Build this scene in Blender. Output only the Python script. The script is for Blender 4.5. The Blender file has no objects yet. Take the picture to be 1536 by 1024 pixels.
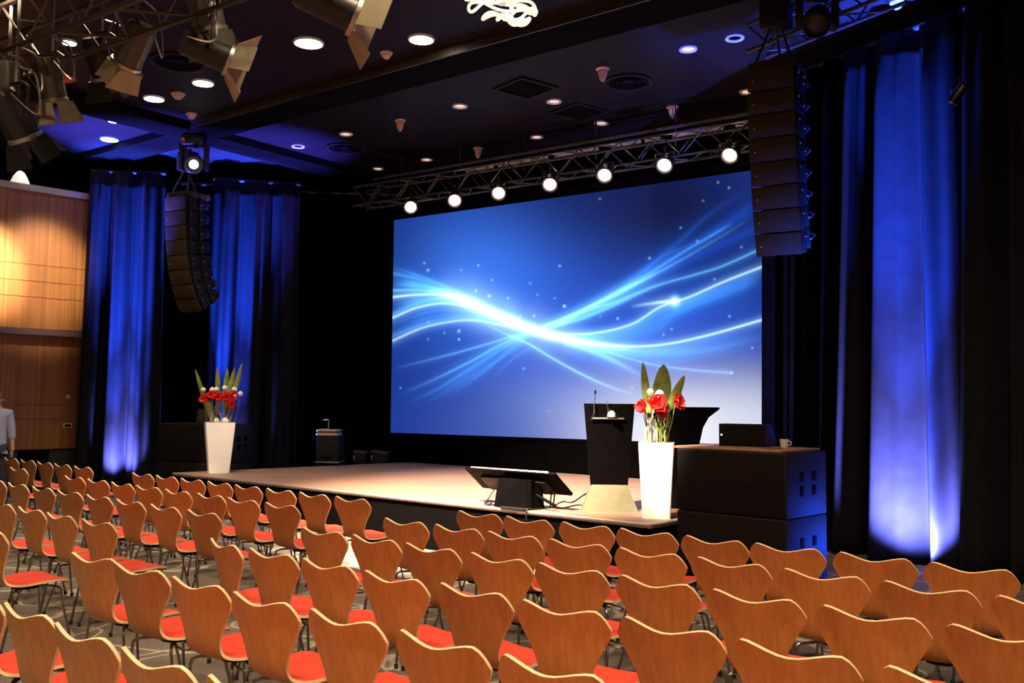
import bpy, bmesh, math, random
import numpy as np
from mathutils import Vector, Matrix, Euler
random.seed(7)
scn = bpy.context.scene
COL = scn.collection
PI = math.pi
R = math.radians

# ------------------------------------------------------------------ camera
F = 1420.0
ROLL = R(0.5)
PITCH = math.atan(90.5 / F)
CZ = 1.66
cam = bpy.data.cameras.new('camera')
cam.sensor_width = 36.0
cam.lens = F / 1536 * 36
cam.clip_end = 200
cam_ob = bpy.data.objects.new('camera', cam)
COL.objects.link(cam_ob)
right = Vector((1, 0, 0))
up = Vector((0, -math.sin(PITCH), math.cos(PITCH)))
fwd = Vector((0, math.cos(PITCH), math.sin(PITCH)))
cr, sr = math.cos(ROLL), math.sin(ROLL)
r2 = right * cr + up * sr
u2 = -right * sr + up * cr
cam_ob.matrix_world = Matrix(((r2.x, u2.x, -fwd.x, 0), (r2.y, u2.y, -fwd.y, 0), (r2.z, u2.z, -fwd.z, CZ), (0, 0, 0, 1)))
scn.camera = cam_ob
EYE = Vector((0, 0, CZ))


def ray(px, py):
    return r2 * (px - 768) + u2 * (512 - py) + fwd * F


def on_z(px, py, z):                       # point of a horizontal plane
    d = ray(px, py)
    return EYE + d * ((z - CZ) / d.z)


def at_y(px, py, y):                       # point at a given distance
    d = ray(px, py)
    return EYE + d * (y / d.y)


def on_wall(px, py, p, d):                 # point of a vertical plane through p along d (xy)
    n = Vector((-d[1], d[0], 0))
    q = ray(px, py)
    return EYE + q * ((Vector((p[0], p[1], 0)) - EYE).dot(n) / q.dot(n))


def project(P):
    v = P - EYE
    dz = v.dot(fwd)
    return 768 + F * v.dot(r2) / dz, 512 - F * v.dot(u2) / dz


# ------------------------------------------------------------------ materials
def new_mat(name):
    m = bpy.data.materials.new(name)
    m.use_nodes = True
    nt = m.node_tree
    b = nt.nodes['Principled BSDF']
    return m, nt, b


def N(nt, t, **kw):
    n = nt.nodes.new(t)
    for k, v in kw.items():
        if k in n.inputs:
            n.inputs[k].default_value = v
        else:
            setattr(n, k, v)
    return n


def ramp(nt, fac, stops):
    r = nt.nodes.new('ShaderNodeValToRGB')
    e = r.color_ramp.elements
    while len(e) < len(stops):
        e.new(0.5)
    for k, (p, c) in enumerate(stops):
        e[k].position = p
        e[k].color = (*c, 1)
    nt.links.new(fac, r.inputs['Fac'])
    return r.outputs['Color']


def simple(name, col, rough=0.5, metal=0.0, var=0.15, scale=12.0, spec=0.5, bump=0.0, coat=0.0, sheen=0.0):
    m, nt, b = new_mat(name)
    tc = N(nt, 'ShaderNodeTexCoord')
    nz = N(nt, 'ShaderNodeTexNoise', Scale=scale, Detail=4.0)
    nt.links.new(tc.outputs['Object'], nz.inputs['Vector'])
    lo = tuple(c * (1 - var) for c in col)
    hi = tuple(min(1, c * (1 + var)) for c in col)
    nt.links.new(ramp(nt, nz.outputs['Fac'], [(0.3, lo), (0.7, hi)]), b.inputs['Base Color'])
    b.inputs['Roughness'].default_value = rough
    b.inputs['Metallic'].default_value = metal
    b.inputs['Specular IOR Level'].default_value = spec
    b.inputs['Coat Weight'].default_value = coat
    b.inputs['Sheen Weight'].default_value = sheen
    if bump:
        bp = N(nt, 'ShaderNodeBump', Strength=bump, Distance=0.01)
        n2 = N(nt, 'ShaderNodeTexNoise', Scale=scale * 20, Detail=2.0)
        nt.links.new(tc.outputs['Object'], n2.inputs['Vector'])
        nt.links.new(n2.outputs['Fac'], bp.inputs['Height'])
        nt.links.new(bp.outputs['Normal'], b.inputs['Normal'])
    return m


def glow(name, col, strength):
    m, nt, b = new_mat(name)
    b.inputs['Base Color'].default_value = (0.8, 0.8, 0.8, 1)
    b.inputs['Emission Color'].default_value = (*col, 1)
    b.inputs['Emission Strength'].default_value = strength
    return m


def wood(name, a, c, stretch=(14, 14, 0.9), rough=0.4, vary=0.0, scale=3.0, coat=0.0):
    m, nt, b = new_mat(name)
    tc = N(nt, 'ShaderNodeTexCoord')
    mp = N(nt, 'ShaderNodeMapping')
    mp.inputs['Scale'].default_value = stretch
    nt.links.new(tc.outputs['Object'], mp.inputs['Vector'])
    vec = mp.outputs['Vector']
    oi = N(nt, 'ShaderNodeObjectInfo')
    if vary:
        mu = N(nt, 'ShaderNodeMath', operation='MULTIPLY')
        mu.inputs[1].default_value = 37.0
        nt.links.new(oi.outputs['Random'], mu.inputs[0])
        ad = N(nt, 'ShaderNodeVectorMath', operation='ADD')
        cb = N(nt, 'ShaderNodeCombineXYZ')
        nt.links.new(mu.outputs[0], cb.inputs['X'])
        nt.links.new(mu.outputs[0], cb.inputs['Y'])
        nt.links.new(vec, ad.inputs[0])
        nt.links.new(cb.outputs[0], ad.inputs[1])
        vec = ad.outputs[0]
    nz = N(nt, 'ShaderNodeTexNoise', Scale=scale, Detail=6.0, Distortion=0.4)
    nt.links.new(vec, nz.inputs['Vector'])
    colr = ramp(nt, nz.outputs['Fac'], [(0.3, a), (0.7, c)])
    if vary:
        hs = N(nt, 'ShaderNodeHueSaturation')
        mr = N(nt, 'ShaderNodeMapRange')
        mr.inputs['To Min'].default_value = 1 - vary
        mr.inputs['To Max'].default_value = 1 + vary
        nt.links.new(oi.outputs['Random'], mr.inputs['Value'])
        nt.links.new(mr.outputs[0], hs.inputs['Value'])
        nt.links.new(colr, hs.inputs['Color'])
        colr = hs.outputs['Color']
    nt.links.new(colr, b.inputs['Base Color'])
    b.inputs['Roughness'].default_value = rough
    b.inputs['Coat Weight'].default_value = coat
    return m


M = {}
M['veneer'] = wood('orange beech veneer', (0.43, 0.15, 0.036), (0.56, 0.215, 0.055), (14, 14, 0.7), 0.42, 0.16)
M['ply_edge'] = simple('pale ply edge', (0.95, 0.7, 0.4), 0.4, var=0.06)
M['red'] = simple('red seat felt', (0.84, 0.085, 0.048), 0.9, var=0.08, scale=20, bump=0.15, spec=0.2)
M['chrome'] = simple('dark chrome', (0.32, 0.29, 0.26), 0.28, 1.0, 0.05)
M['rubber'] = simple('black rubber', (0.012, 0.012, 0.012), 0.7)
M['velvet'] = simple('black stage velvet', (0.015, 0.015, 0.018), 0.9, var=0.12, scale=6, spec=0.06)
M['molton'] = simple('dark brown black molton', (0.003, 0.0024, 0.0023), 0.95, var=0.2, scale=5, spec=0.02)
M['black'] = simple('black paint', (0.0025, 0.002, 0.002), 0.6, var=0.2, spec=0.03)
M['cabinet'] = simple('black textured cabinet paint', (0.014, 0.013, 0.013), 0.6, var=0.2, scale=40, bump=0.1, spec=0.25)
M['grille'] = simple('black speaker foam grille', (0.06, 0.046, 0.026), 0.95, var=0.2, scale=90, bump=0.4, spec=0.05)
M['grille_dark'] = simple('black subwoofer grille', (0.013, 0.01, 0.0095), 0.95, var=0.2, scale=90, bump=0.4, spec=0.05)
M['alu'] = simple('dull aluminium', (0.5, 0.47, 0.43), 0.4, 0.9, 0.08)
M['truss'] = simple('black painted truss tube', (0.06, 0.052, 0.045), 0.45, 0.3, 0.2)
M['trussgold'] = simple('truss tube worn bronze', (0.09, 0.068, 0.045), 0.4, 0.6, 0.2)
M['olive'] = simple('grey olive lamp housing', (0.12, 0.11, 0.082), 0.5, 0.3, 0.12)
M['darklamp'] = simple('dark lamp housing', (0.025, 0.022, 0.02), 0.45, 0.2, 0.2)
M['glare_metal'] = simple('barn door metal with painted glare', (0.4, 0.34, 0.22), 0.6, 0.1, 0.08)  # pale tone paints the lens glare onto the olive flaps
M['white'] = simple('glossy white planter', (0.86, 0.83, 0.76), 0.3, var=0.02, coat=0.2)
M['white_plastic'] = simple('white plastic', (0.75, 0.72, 0.68), 0.45, var=0.04)
M['pink_plastic'] = simple('off white sensor plastic', (0.62, 0.42, 0.42), 0.5, var=0.05)
M['tan'] = simple('brushed tan base plate', (0.15, 0.132, 0.062), 0.6, 0.0, 0.08)
M['leaf'] = simple('green leaf', (0.27, 0.33, 0.07), 0.45, var=0.35, scale=9)
M['stem'] = simple('pale green stem', (0.3, 0.34, 0.1), 0.5, var=0.3)
M['root'] = simple('pale bare twig', (0.72, 0.6, 0.42), 0.6, var=0.2)
M['petal'] = simple('red petal', (0.85, 0.03, 0.025), 0.45, var=0.15, scale=14)
M['white_petal'] = simple('white petal', (0.9, 0.85, 0.82), 0.5, var=0.05)
M['deckedge'] = simple('worn aluminium stage edge', (0.42, 0.36, 0.32), 0.45, 0.6, 0.15)
M['maple'] = wood('brown board', (0.3, 0.15, 0.08), (0.42, 0.23, 0.13), (2, 14, 14), 0.5)
M['cable'] = simple('black cable', (0.02, 0.014, 0.012), 0.5)
M['skin'] = simple('skin', (0.62, 0.33, 0.21), 0.5, var=0.06)
M['shirt'] = simple('pale blue shirt', (0.42, 0.5, 0.66), 0.8, var=0.05)
M['trousers'] = simple('dark trousers', (0.05, 0.05, 0.07), 0.85, var=0.1)
M['hair'] = simple('brown hair', (0.16, 0.08, 0.035), 0.6, var=0.3, scale=30)
M['redbox'] = simple('dull red equipment', (0.28, 0.05, 0.04), 0.5, var=0.1)
M['amber'] = simple('amber gel', (0.85, 0.3, 0.03), 0.35, var=0.05)
M['teal'] = simple('teal lens glass', (0.05, 0.3, 0.28), 0.1, var=0.1)
M['bluelens'] = simple('blue lens glass', (0.02, 0.06, 0.4), 0.1, var=0.1)
M['wall_panel'] = wood('wood wall panel', (0.34, 0.13, 0.038), (0.55, 0.25, 0.085), (9, 9, 0.12), 0.45, 0.0, 2.2)
M['grey_wall'] = simple('dark grey plinth', (0.05, 0.055, 0.05), 0.7, var=0.1)
M['black_wall'] = simple('black wall', (0.004, 0.0035, 0.0035), 0.9, var=0.2, spec=0.03)
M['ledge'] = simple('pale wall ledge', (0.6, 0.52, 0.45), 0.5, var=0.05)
M['lamp_glow'] = glow('downlight glow', (1.0, 0.95, 0.84), 14.0)
M['par_glow'] = glow('warm par glow', (1.0, 0.82, 0.72), 6.0)
M['par_rim'] = glow('pink lamp rim', (1.0, 0.42, 0.34), 0.8)
M['reflection_glow'] = glow('painted reflection glow', (1.0, 0.6, 0.45), 0.9)  # emission stands in for the small reflection in unlit downlights
M['neon'] = glow('warm white tube', (1.0, 0.8, 0.6), 1.1)
M['led'] = glow('white led', (1.0, 0.9, 0.8), 2.0)
M['cone_glow'] = glow('lit opal cone', (1.0, 0.9, 0.75), 0.85)

# deck boards
m, nt, b = new_mat('brown stage deck')
tc = N(nt, 'ShaderNodeTexCoord')
mp = N(nt, 'ShaderNodeMapping')
mp.inputs['Rotation'].default_value = (0, 0, R(41))
mp.inputs['Scale'].default_value = (0.7, 5, 1)
nt.links.new(tc.outputs['Object'], mp.inputs['Vector'])
nz = N(nt, 'ShaderNodeTexNoise', Scale=2.5, Detail=6.0)
nt.links.new(mp.outputs['Vector'], nz.inputs['Vector'])
nt.links.new(ramp(nt, nz.outputs['Fac'], [(0.3, (0.3, 0.155, 0.095)), (0.7, (0.43, 0.25, 0.16))]), b.inputs['Base Color'])
b.inputs['Roughness'].default_value = 0.5
M['deck'] = m

# carpet: grey brown with pale curling lines
m, nt, b = new_mat('grey carpet with curling pale lines')
tc = N(nt, 'ShaderNodeTexCoord')
nz = N(nt, 'ShaderNodeTexNoise', Scale=1.1, Detail=2.0)
nt.links.new(tc.outputs['Object'], nz.inputs['Vector'])
mx = N(nt, 'ShaderNodeMix', data_type='RGBA')
mx.inputs['Factor'].default_value = 0.55
nt.links.new(tc.outputs['Object'], mx.inputs['A'])
nt.links.new(nz.outputs['Color'], mx.inputs['B'])
cols = None
for sc_, w_ in ((1.5, 0.012), (2.3, 0.011)):
    vo = N(nt, 'ShaderNodeTexVoronoi', feature='DISTANCE_TO_EDGE', Scale=sc_)
    nt.links.new(mx.outputs['Result'], vo.inputs['Vector'])
    c_ = ramp(nt, vo.outputs['Distance'], [(w_ * 0.6, (1, 1, 1)), (w_ * 2.2, (0, 0, 0))])
    if cols is None:
        cols = c_
    else:
        mm = N(nt, 'ShaderNodeMix', data_type='RGBA', blend_type='LIGHTEN')
        mm.inputs['Factor'].default_value = 1
        nt.links.new(cols, mm.inputs['A'])
        nt.links.new(c_, mm.inputs['B'])
        cols = mm.outputs['Result']
fz = N(nt, 'ShaderNodeTexNoise', Scale=60.0, Detail=3.0)
nt.links.new(tc.outputs['Object'], fz.inputs['Vector'])
base = ramp(nt, fz.outputs['Fac'], [(0.3, (0.15, 0.125, 0.1)), (0.7, (0.24, 0.205, 0.165))])
m2 = N(nt, 'ShaderNodeMix', data_type='RGBA')
nt.links.new(cols, m2.inputs['Factor'])
nt.links.new(base, m2.inputs['A'])
m2.inputs['B'].default_value = (0.5, 0.43, 0.33, 1)
nt.links.new(m2.outputs['Result'], b.inputs['Base Color'])
b.inputs['Roughness'].default_value = 0.95
b.inputs['Specular IOR Level'].default_value = 0.1
M['carpet'] = m

# ceiling: black tiles with faint joints
m, nt, b = new_mat('black ceiling tiles')
tc = N(nt, 'ShaderNodeTexCoord')
mp = N(nt, 'ShaderNodeMapping')
mp.inputs['Rotation'].default_value = (0, 0, R(38))
nt.links.new(tc.outputs['Object'], mp.inputs['Vector'])
bk = N(nt, 'ShaderNodeTexBrick', Scale=1.0)
bk.offset = 0.0
bk.inputs['Brick Width'].default_value = 0.6
bk.inputs['Row Height'].default_value = 1.2
bk.inputs['Mortar Size'].default_value = 0.012
bk.inputs['Color1'].default_value = (0.011, 0.008, 0.0095, 1)
bk.inputs['Color2'].default_value = (0.013, 0.0095, 0.011, 1)
bk.inputs['Mortar'].default_value = (0.004, 0.0035, 0.004, 1)
nt.links.new(mp.outputs['Vector'], bk.inputs['Vector'])
nt.links.new(bk.outputs['Color'], b.inputs['Base Color'])
b.inputs['Roughness'].default_value = 0.6
b.inputs['Specular IOR Level'].default_value = 0.12
M['ceiling'] = m


# ------------------------------------------------------------------ mesh builder
class MB:
    def __init__(s):
        s.v, s.f, s.mi = [], [], []
        s.cur = 0

    def add(s, vs, fs, T=None):
        o = len(s.v)
        for p in vs:
            p = Vector(p)
            s.v.append(T @ p if T else p)
        for f in fs:
            s.f.append([o + i for i in f])
            s.mi.append(s.cur)
        return s

    def box(s, c, size, T=None, bev=0.0, taper=None):
        x, y, z = (k / 2 for k in size)
        c = Vector(c)
        if bev:
            bm = bmesh.new()
            bmesh.ops.create_cube(bm, size=1)
            bmesh.ops.scale(bm, vec=size, verts=bm.verts)
            bmesh.ops.bevel(bm, geom=bm.edges[:], offset=bev, segments=2, affect='EDGES', profile=0.5)
            bm.verts.index_update()
            vs = [c + v.co for v in bm.verts]
            fs = [[v.index for v in f.verts] for f in bm.faces]
            bm.free()
        else:
            t = taper or (1, 1)
            vs = []
            for zz, k in ((-z, 1), (z, 0)):
                kx, ky = (1, 1) if k else t
                for sx, sy in ((-1, -1), (1, -1), (1, 1), (-1, 1)):
                    vs.append(c + Vector((sx * x * kx, sy * y * ky, zz)))
            fs = [(3, 2, 1, 0), (4, 5, 6, 7), (0, 1, 5, 4), (1, 2, 6, 5), (2, 3, 7, 6), (3, 0, 4, 7)]
        return s.add(vs, fs, T)

    def tube(s, pts, r, n=8, T=None, closed=False, rad=None):
        pts = [Vector(p) for p in pts]
        vs, fs = [], []
        L = len(pts)
        prev = None
        for i, p in enumerate(pts):
            if closed:
                d = pts[(i + 1) % L] - pts[i - 1]
            else:
                d = pts[min(i + 1, L - 1)] - pts[max(i - 1, 0)]
            d.normalize()
            if prev is None:
                a = d.orthogonal().normalized()
            else:
                a = (prev - d * prev.dot(d))
                if a.length < 1e-6:
                    a = d.orthogonal()
                a.normalize()
            prev = a
            bb = d.cross(a)
            rr = rad[i] if rad else r
            for k in range(n):
                t = 2 * PI * k / n
                vs.append(p + a * (math.cos(t) * rr) + bb * (math.sin(t) * rr))
        m_ = L if closed else L - 1
        for i in range(m_):
            j = (i + 1) % L
            for k in range(n):
                k2 = (k + 1) % n
                fs.append((i * n + k, i * n + k2, j * n + k2, j * n + k))
        if not closed:
            fs.append(tuple(range(n))[::-1])
            fs.append(tuple((L - 1) * n + k for k in range(n)))
        return s.add(vs, fs, T)

    def lathe(s, prof, n=24, T=None, capped=True):
        vs, fs = [], []
        for r, z in prof:
            for k in range(n):
                t = 2 * PI * k / n
                vs.append((r * math.cos(t), r * math.sin(t), z))
        for i in range(len(prof) - 1):
            for k in range(n):
                k2 = (k + 1) % n
                fs.append((i * n + k, i * n + k2, (i + 1) * n + k2, (i + 1) * n + k))
        if capped:
            fs.append(tuple(range(n))[::-1])
            fs.append(tuple((len(prof) - 1) * n + k for k in range(n)))
        return s.add(vs, fs, T)

    def prism(s, poly, z0, z1, T=None):     # poly in xy, extruded along z
        n = len(poly)
        vs = [(x, y, z0) for x, y in poly] + [(x, y, z1) for x, y in poly]
        fs = [tuple(range(n))[::-1], tuple(range(n, 2 * n))]
        for i in range(n):
            j = (i + 1) % n
            fs.append((i, j, n + j, n + i))
        return s.add(vs, fs, T)

    def grid(s, rows, T=None, close_u=False):
        nv, nu = len(rows), len(rows[0])
        vs = [p for r_ in rows for p in r_]
        fs = []
        for i in range(nv - 1):
            for j in range(nu - (0 if close_u else 1)):
                k = (j + 1) % nu
                fs.append((i * nu + j, i * nu + k, (i + 1) * nu + k, (i + 1) * nu + j))
        return s.add(vs, fs, T)

    def build(s, name, mats, parent=None, smooth=True, angle=35, loc=None):
        me = bpy.data.meshes.new(name)
        me.from_pydata([tuple(p) for p in s.v], [], s.f)
        mats = mats if isinstance(mats, (list, tuple)) else [mats]
        for k in mats:
            me.materials.append(M[k] if isinstance(k, str) else k)
        me.polygons.foreach_set('material_index', s.mi)
        bm = bmesh.new()
        bm.from_mesh(me)
        bmesh.ops.recalc_face_normals(bm, faces=bm.faces)
        bm.to_mesh(me)
        bm.free()
        if smooth:
            me.shade_smooth()
            me.set_sharp_from_angle(angle=R(angle))
        o = bpy.data.objects.new(name, me)
        COL.objects.link(o)
        if parent is not None:
            o.parent = parent
        if loc is not None:
            o.location = loc
        return o


def tag(o, label, cat, group=None, kind=None):
    o['label'] = label
    o['category'] = cat
    if group:
        o['group'] = group
    if kind:
        o['kind'] = kind
    return o


def thing(name, label, cat, loc=(0, 0, 0), rz=0.0, group=None):
    o = bpy.data.objects.new(name, None)
    o.empty_display_size = 0.1
    COL.objects.link(o)
    o.location = loc
    o.rotation_euler = (0, 0, rz)
    return tag(o, label, cat, group)


def struct(name, mb, mat, smooth=False):
    o = mb.build(name, mat, smooth=smooth)
    o['kind'] = 'structure'
    return o


def copy_tree(o, parent=None):
    c = o.copy()
    COL.objects.link(c)
    if parent is not None:
        c.parent = parent
    for ch in list(o.children):
        copy_tree(ch, c)
    return c


def crom(pts, n):
    pts = [np.array(p, float) for p in pts]
    P = [2 * pts[0] - pts[1]] + pts + [2 * pts[-1] - pts[-2]]
    out = []
    for i in range(1, len(P) - 2):
        for k in range(n):
            t = k / n
            a, b_, c, d = P[i - 1], P[i], P[i + 1], P[i + 2]
            out.append(0.5 * ((2 * b_) + (c - a) * t + (2 * a - 5 * b_ + 4 * c - d) * t * t + (3 * b_ - a - 3 * c + d) * t ** 3))
    out.append(pts[-1])
    return out


def rz(a):
    return Matrix.Rotation(a, 4, 'Z')


def rot_to(d):                               # matrix whose +z looks along d
    d = Vector(d).normalized()
    return d.to_track_quat('Z', 'Y').to_matrix().to_4x4()


def baked(o):                                # replace modifiers by their result
    dg = bpy.context.evaluated_depsgraph_get()
    me = bpy.data.meshes.new_from_object(o.evaluated_get(dg))
    o.modifiers.clear()
    o.data = me
    return o


# ------------------------------------------------------------------ the room
ROW = R(-40.4)                                # direction of the seat rows
U = Vector((math.cos(ROW), math.sin(ROW), 0))  # along a row, to the right and nearer
V = Vector((-math.sin(ROW), math.cos(ROW), 0))  # towards the stage
CEIL = 6.05

struct('floor', MB().box((-2, 6, -0.05), (28, 32, 0.1)), 'carpet')
struct('ceiling', MB().box((-2, 6, CEIL + 0.06), (28, 32, 0.12)), 'ceiling')
struct('wall_back', MB().box((-2, 20.0, 3), (28, 0.2, 6.1)), 'black_wall')
struct('wall_right', MB().box((9.5, 6, 3), (0.2, 32, 6.1)), 'black_wall')
struct('wall_rear', MB().box((-2, -8, 3), (28, 0.2, 6.1)), 'wall_panel')

# two black recessed ceiling channels that cross over the left speaker array
X0 = on_z(290, 203, CEIL - 0.1)
ba = on_z(1040, 0, CEIL - 0.1)
bdir = (ba - X0)
bdir.z = 0
bdir.normalize()
bper = Vector((-bdir.y, bdir.x, 0))


def channel(name, c, d, a, b_, w, h=0.12):
    mb = MB()
    p = Vector((-d.y, d.x, 0)) * (w / 2)
    A, B = c + d * a, c + d * b_
    mb.prism([(A.x - p.x, A.y - p.y), (B.x - p.x, B.y - p.y), (B.x + p.x, B.y + p.y), (A.x + p.x, A.y + p.y)], CEIL - h, CEIL + 0.02)
    return struct(name, mb, 'black_wall')


channel('trim_1', X0, bdir, -6, 22, 0.6)
channel('trim_2', X0, bper, -14, 4.5, 0.6, 0.13)
# thin worn edge strip along the long channel
mb = MB()
q = -bper * 0.32
A, B = X0 + q + bdir * 0.4, X0 + q + bdir * 20
p = bper * 0.012
mb.prism([(A.x - p.x, A.y - p.y), (B.x - p.x, B.y - p.y), (B.x + p.x, B.y + p.y), (A.x + p.x, A.y + p.y)], CEIL - 0.125, CEIL)
struct('trim_3', mb, 'trussgold')

# left wood wall: upper box set forward over a recessed lower part
WP = Vector((-7.62, 16.85, 0))
WD = Vector((math.cos(R(45)), math.sin(R(45)), 0))
WN = Vector((WD.y, -WD.x, 0))                 # into the room


def wall_slab(mb, a, b_, z0, z1, front, back):
    P = [WP + WD * a + WN * front, WP + WD * b_ + WN * front, WP + WD * b_ - WN * back, WP + WD * a - WN * back]
    mb.prism([(k.x, k.y) for k in P], z0, z1)


def wall_z(py, px=60, off=0.0):
    return on_wall(px, py, WP + WN * off, WD).z


zt = on_wall(124, 299, WP, WD).z              # under the top ledge
zl1 = on_wall(124, 498, WP, WD).z
zl0 = on_wall(124, 506, WP, WD).z
zb = on_wall(118, 673, WP, WD).z
mb = MB()
s1 = [on_wall(124, y, WP, WD).z for y in (405, 429, 452)]
edges = [zl1] + s1[::-1] + [zt]
for k in range(len(edges) - 1):               # panels with fine joints between them
    wall_slab(mb, -9, 0.25, edges[k] + 0.012, edges[k + 1] - 0.012, 0.0, 0.3)
wall_slab(mb, -9, 0.25, zl1, zt, -0.012, 0.3)
struct('wall_left', mb, 'wall_panel')
mb = MB()
s2 = [on_wall(120, y, WP, WD).z for y in (607.5, 629)]
edges = [zb] + s2[::-1] + [zl0]
for k in range(len(edges) - 1):
    wall_slab(mb, -9, 0.25, edges[k] + 0.012, edges[k + 1] - 0.012, -0.16, 0.4)
wall_slab(mb, -9, 0.25, zb, zl0, -0.172, 0.4)
struct('wall_left_lower', mb, 'wall_panel')
mb = MB()
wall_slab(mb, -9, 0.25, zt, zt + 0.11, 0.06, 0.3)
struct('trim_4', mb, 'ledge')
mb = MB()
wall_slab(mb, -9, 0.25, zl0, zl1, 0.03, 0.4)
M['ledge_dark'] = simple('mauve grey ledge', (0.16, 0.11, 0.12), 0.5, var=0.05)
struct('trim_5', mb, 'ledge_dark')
mb = MB()
wall_slab(mb, -9, 0.25, zt + 0.11, CEIL, -0.8, 1.0)
struct('wall_left_upper', mb, 'black_wall')
mb = MB()
wall_slab(mb, -9, 0.2, 0, zb, -0.2, 0.4)
struct('baseboard_left', mb, 'grey_wall')
mb = MB()
wall_slab(mb, -0.98, -0.47, 0, zb - 0.02, -0.17, 0.3)
struct('door_1', mb, 'black')

# switch and socket on the lower wall
for (px, py, w, h, nm, lab) in ((102, 595, 0.075, 0.075, 'light_switch', 'small white square light switch on the lower wood wall'),
                                (101, 638, 0.15, 0.085, 'wall_socket', 'pale framed socket box on the wood wall under the switch')):
    P = on_wall(px, py, WP - WN * 0.155, WD)
    T = Matrix.Translation(P) @ rz(R(45))
    t = thing(nm, lab, 'switch' if nm == 'light_switch' else 'socket', P, R(45))
    MB().box((0, 0, 0), (w, 0.02, h), bev=0.004).build('frame', 'white_plastic', t)
    MB().box((0, -0.012, 0), (w * 0.66, 0.012, h * 0.5), bev=0.002).build('rocker' if nm == 'light_switch' else 'cover', 'white_plastic' if nm == 'light_switch' else 'black', t)


# ------------------------------------------------------------------ lights (no visible shape)
def spot(name, loc, to, energy, col, size=40, blend=0.5, radius=0.08):
    l = bpy.data.lights.new(name, 'SPOT')
    l.energy = energy
    l.color = col
    l.spot_size = R(size)
    l.spot_blend = blend
    l.shadow_soft_size = radius
    o = bpy.data.objects.new(name, l)
    COL.objects.link(o)
    o.location = loc
    o.rotation_euler = (Vector(to) - Vector(loc)).to_track_quat('-Z', 'Y').to_euler()
    return o


WARM = (1.0, 0.74, 0.5)

# ------------------------------------------------------------------ stage
SZ = 0.55
FL = on_z(266, 709.7, SZ)
FR = on_z(976, 786, SZ)
SU = (FR - FL).normalized()
SV = Vector((-SU.y, SU.x, 0))
if SV.y < 0:
    SV = -SV
BL = on_z(616.5, 693.5, SZ)
FR2 = FR + SV * 0.38 + SU * 0.02
poly = [FL - SU * 0.12, FR, FR2, Vector((2.85, 11.1, SZ)), Vector((2.8, 13.15, SZ)), BL - SU * 0.05]
st = thing('stage', 'low wooden stage with dark skirt and pale metal edge in front of the screen', 'stage', (0, 0, 0))
c0 = sum(poly, Vector()) / len(poly)


def inset(k):
    return [(c0.x + (p.x - c0.x) * k, c0.y + (p.y - c0.y) * k) for p in poly]


MB().prism([(p.x, p.y) for p in poly], SZ - 0.04, SZ).build('deck', 'deck', st, smooth=False)
MB().prism(inset(0.985), 0.0, SZ - 0.04).build('skirt', 'molton', st, smooth=False)
mb = MB()
for i in range(len(poly)):
    a, b_ = poly[i], poly[(i + 1) % len(poly)]
    mb.tube([(a.x, a.y, SZ - 0.012), (b_.x, b_.y, SZ - 0.012)], 0.016, 6)
mb.build('edge_trim', 'deckedge', st)

# ------------------------------------------------------------------ projection screen
SA = R(-35.3)
SD = Vector((math.cos(SA), math.sin(SA), 0))
SN = Vector((-SD.y, SD.x, 0)) * -1            # towards the audience
SP = at_y(586, 648.5, 17.6)
SP.z = 0
q0 = on_wall(586, 648.5, SP, SD)
q1 = on_wall(588.5, 328.5, SP, SD)
q2 = on_wall(1128, 258.5, SP, SD)
ztop = (q1.z + q2.z) / 2
zbot = q0.z
SW = 7.55
scr = thing('projection_screen', 'huge lit projection screen with blue light streaks behind the stage', 'screen', (0, 0, 0))


def S3(u, v):                                 # point of the picture, v up
    P = SP + SD * (u * SW)
    return Vector((P.x, P.y, zbot + (ztop - zbot) * v))


NU, NV = 640, 350
uu, vv = np.meshgrid(np.linspace(0, 1, NU), np.linspace(0, 1, NV))
X = np.empty((NV, NU, 3))
X[..., 0] = SP.x + SD.x * uu * SW
X[..., 1] = SP.y + SD.y * uu * SW
X[..., 2] = zbot + (ztop - zbot) * vv
# picture coordinates of the streak drawing (taken from a view of the screen, 1396 x 1024)
vx, vy, vz = X[..., 0], X[..., 1], X[..., 2] - CZ
dd = vx * fwd.x + vy * fwd.y + vz * fwd.z
ZX = (768 + F * (vx * r2.x + vy * r2.y + vz * r2.z) / dd - 570) * 2.327
ZY = (512 - F * (vx * u2.x + vy * u2.y + vz * u2.z) / dd - 240) * 2.327


def lin(c):
    c = np.array(c, float) / 255
    return np.where(c <= 0.04045, c / 12.92, ((c + 0.055) / 1.055) ** 2.4)


def blob(cx, cy, sx, sy):
    return np.exp(-((ZX - cx) / sx) ** 2 - ((ZY - cy) / sy) ** 2)[..., None]


img = np.ones((NV, NU, 1)) * lin((24, 60, 160))
img = img * (1 - 0.78 * blob(1030, 160, 360, 230)) * (1 - 0.35 * blob(640, 120, 300, 150)) * (1 - 0.3 * blob(40, 300, 150, 150))
img = img * 0.8
img = img + blob(340, 400, 240, 220) * lin((62, 125, 228)) * 0.62 + blob(560, 500, 330, 200) * lin((50, 100, 215)) * 0.4
img = img + blob(1050, 600, 330, 170) * lin((30, 78, 200)) * 0.5 + blob(640, 760, 330, 160) * lin((60, 105, 215)) * 0.4
for cx, cy, sx, sy, c, a in ((850, 900, 400, 190, (118, 150, 235), 0.7), (1060, 960, 380, 175, (252, 252, 255), 1.0), (1330, 960, 200, 170, (215, 220, 240), 0.8), (420, 960, 300, 110, (62, 92, 190), 0.4)):
    k = blob(cx, cy, sx, sy) * a
    img = img * (1 - k) + lin(c) * k


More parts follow.
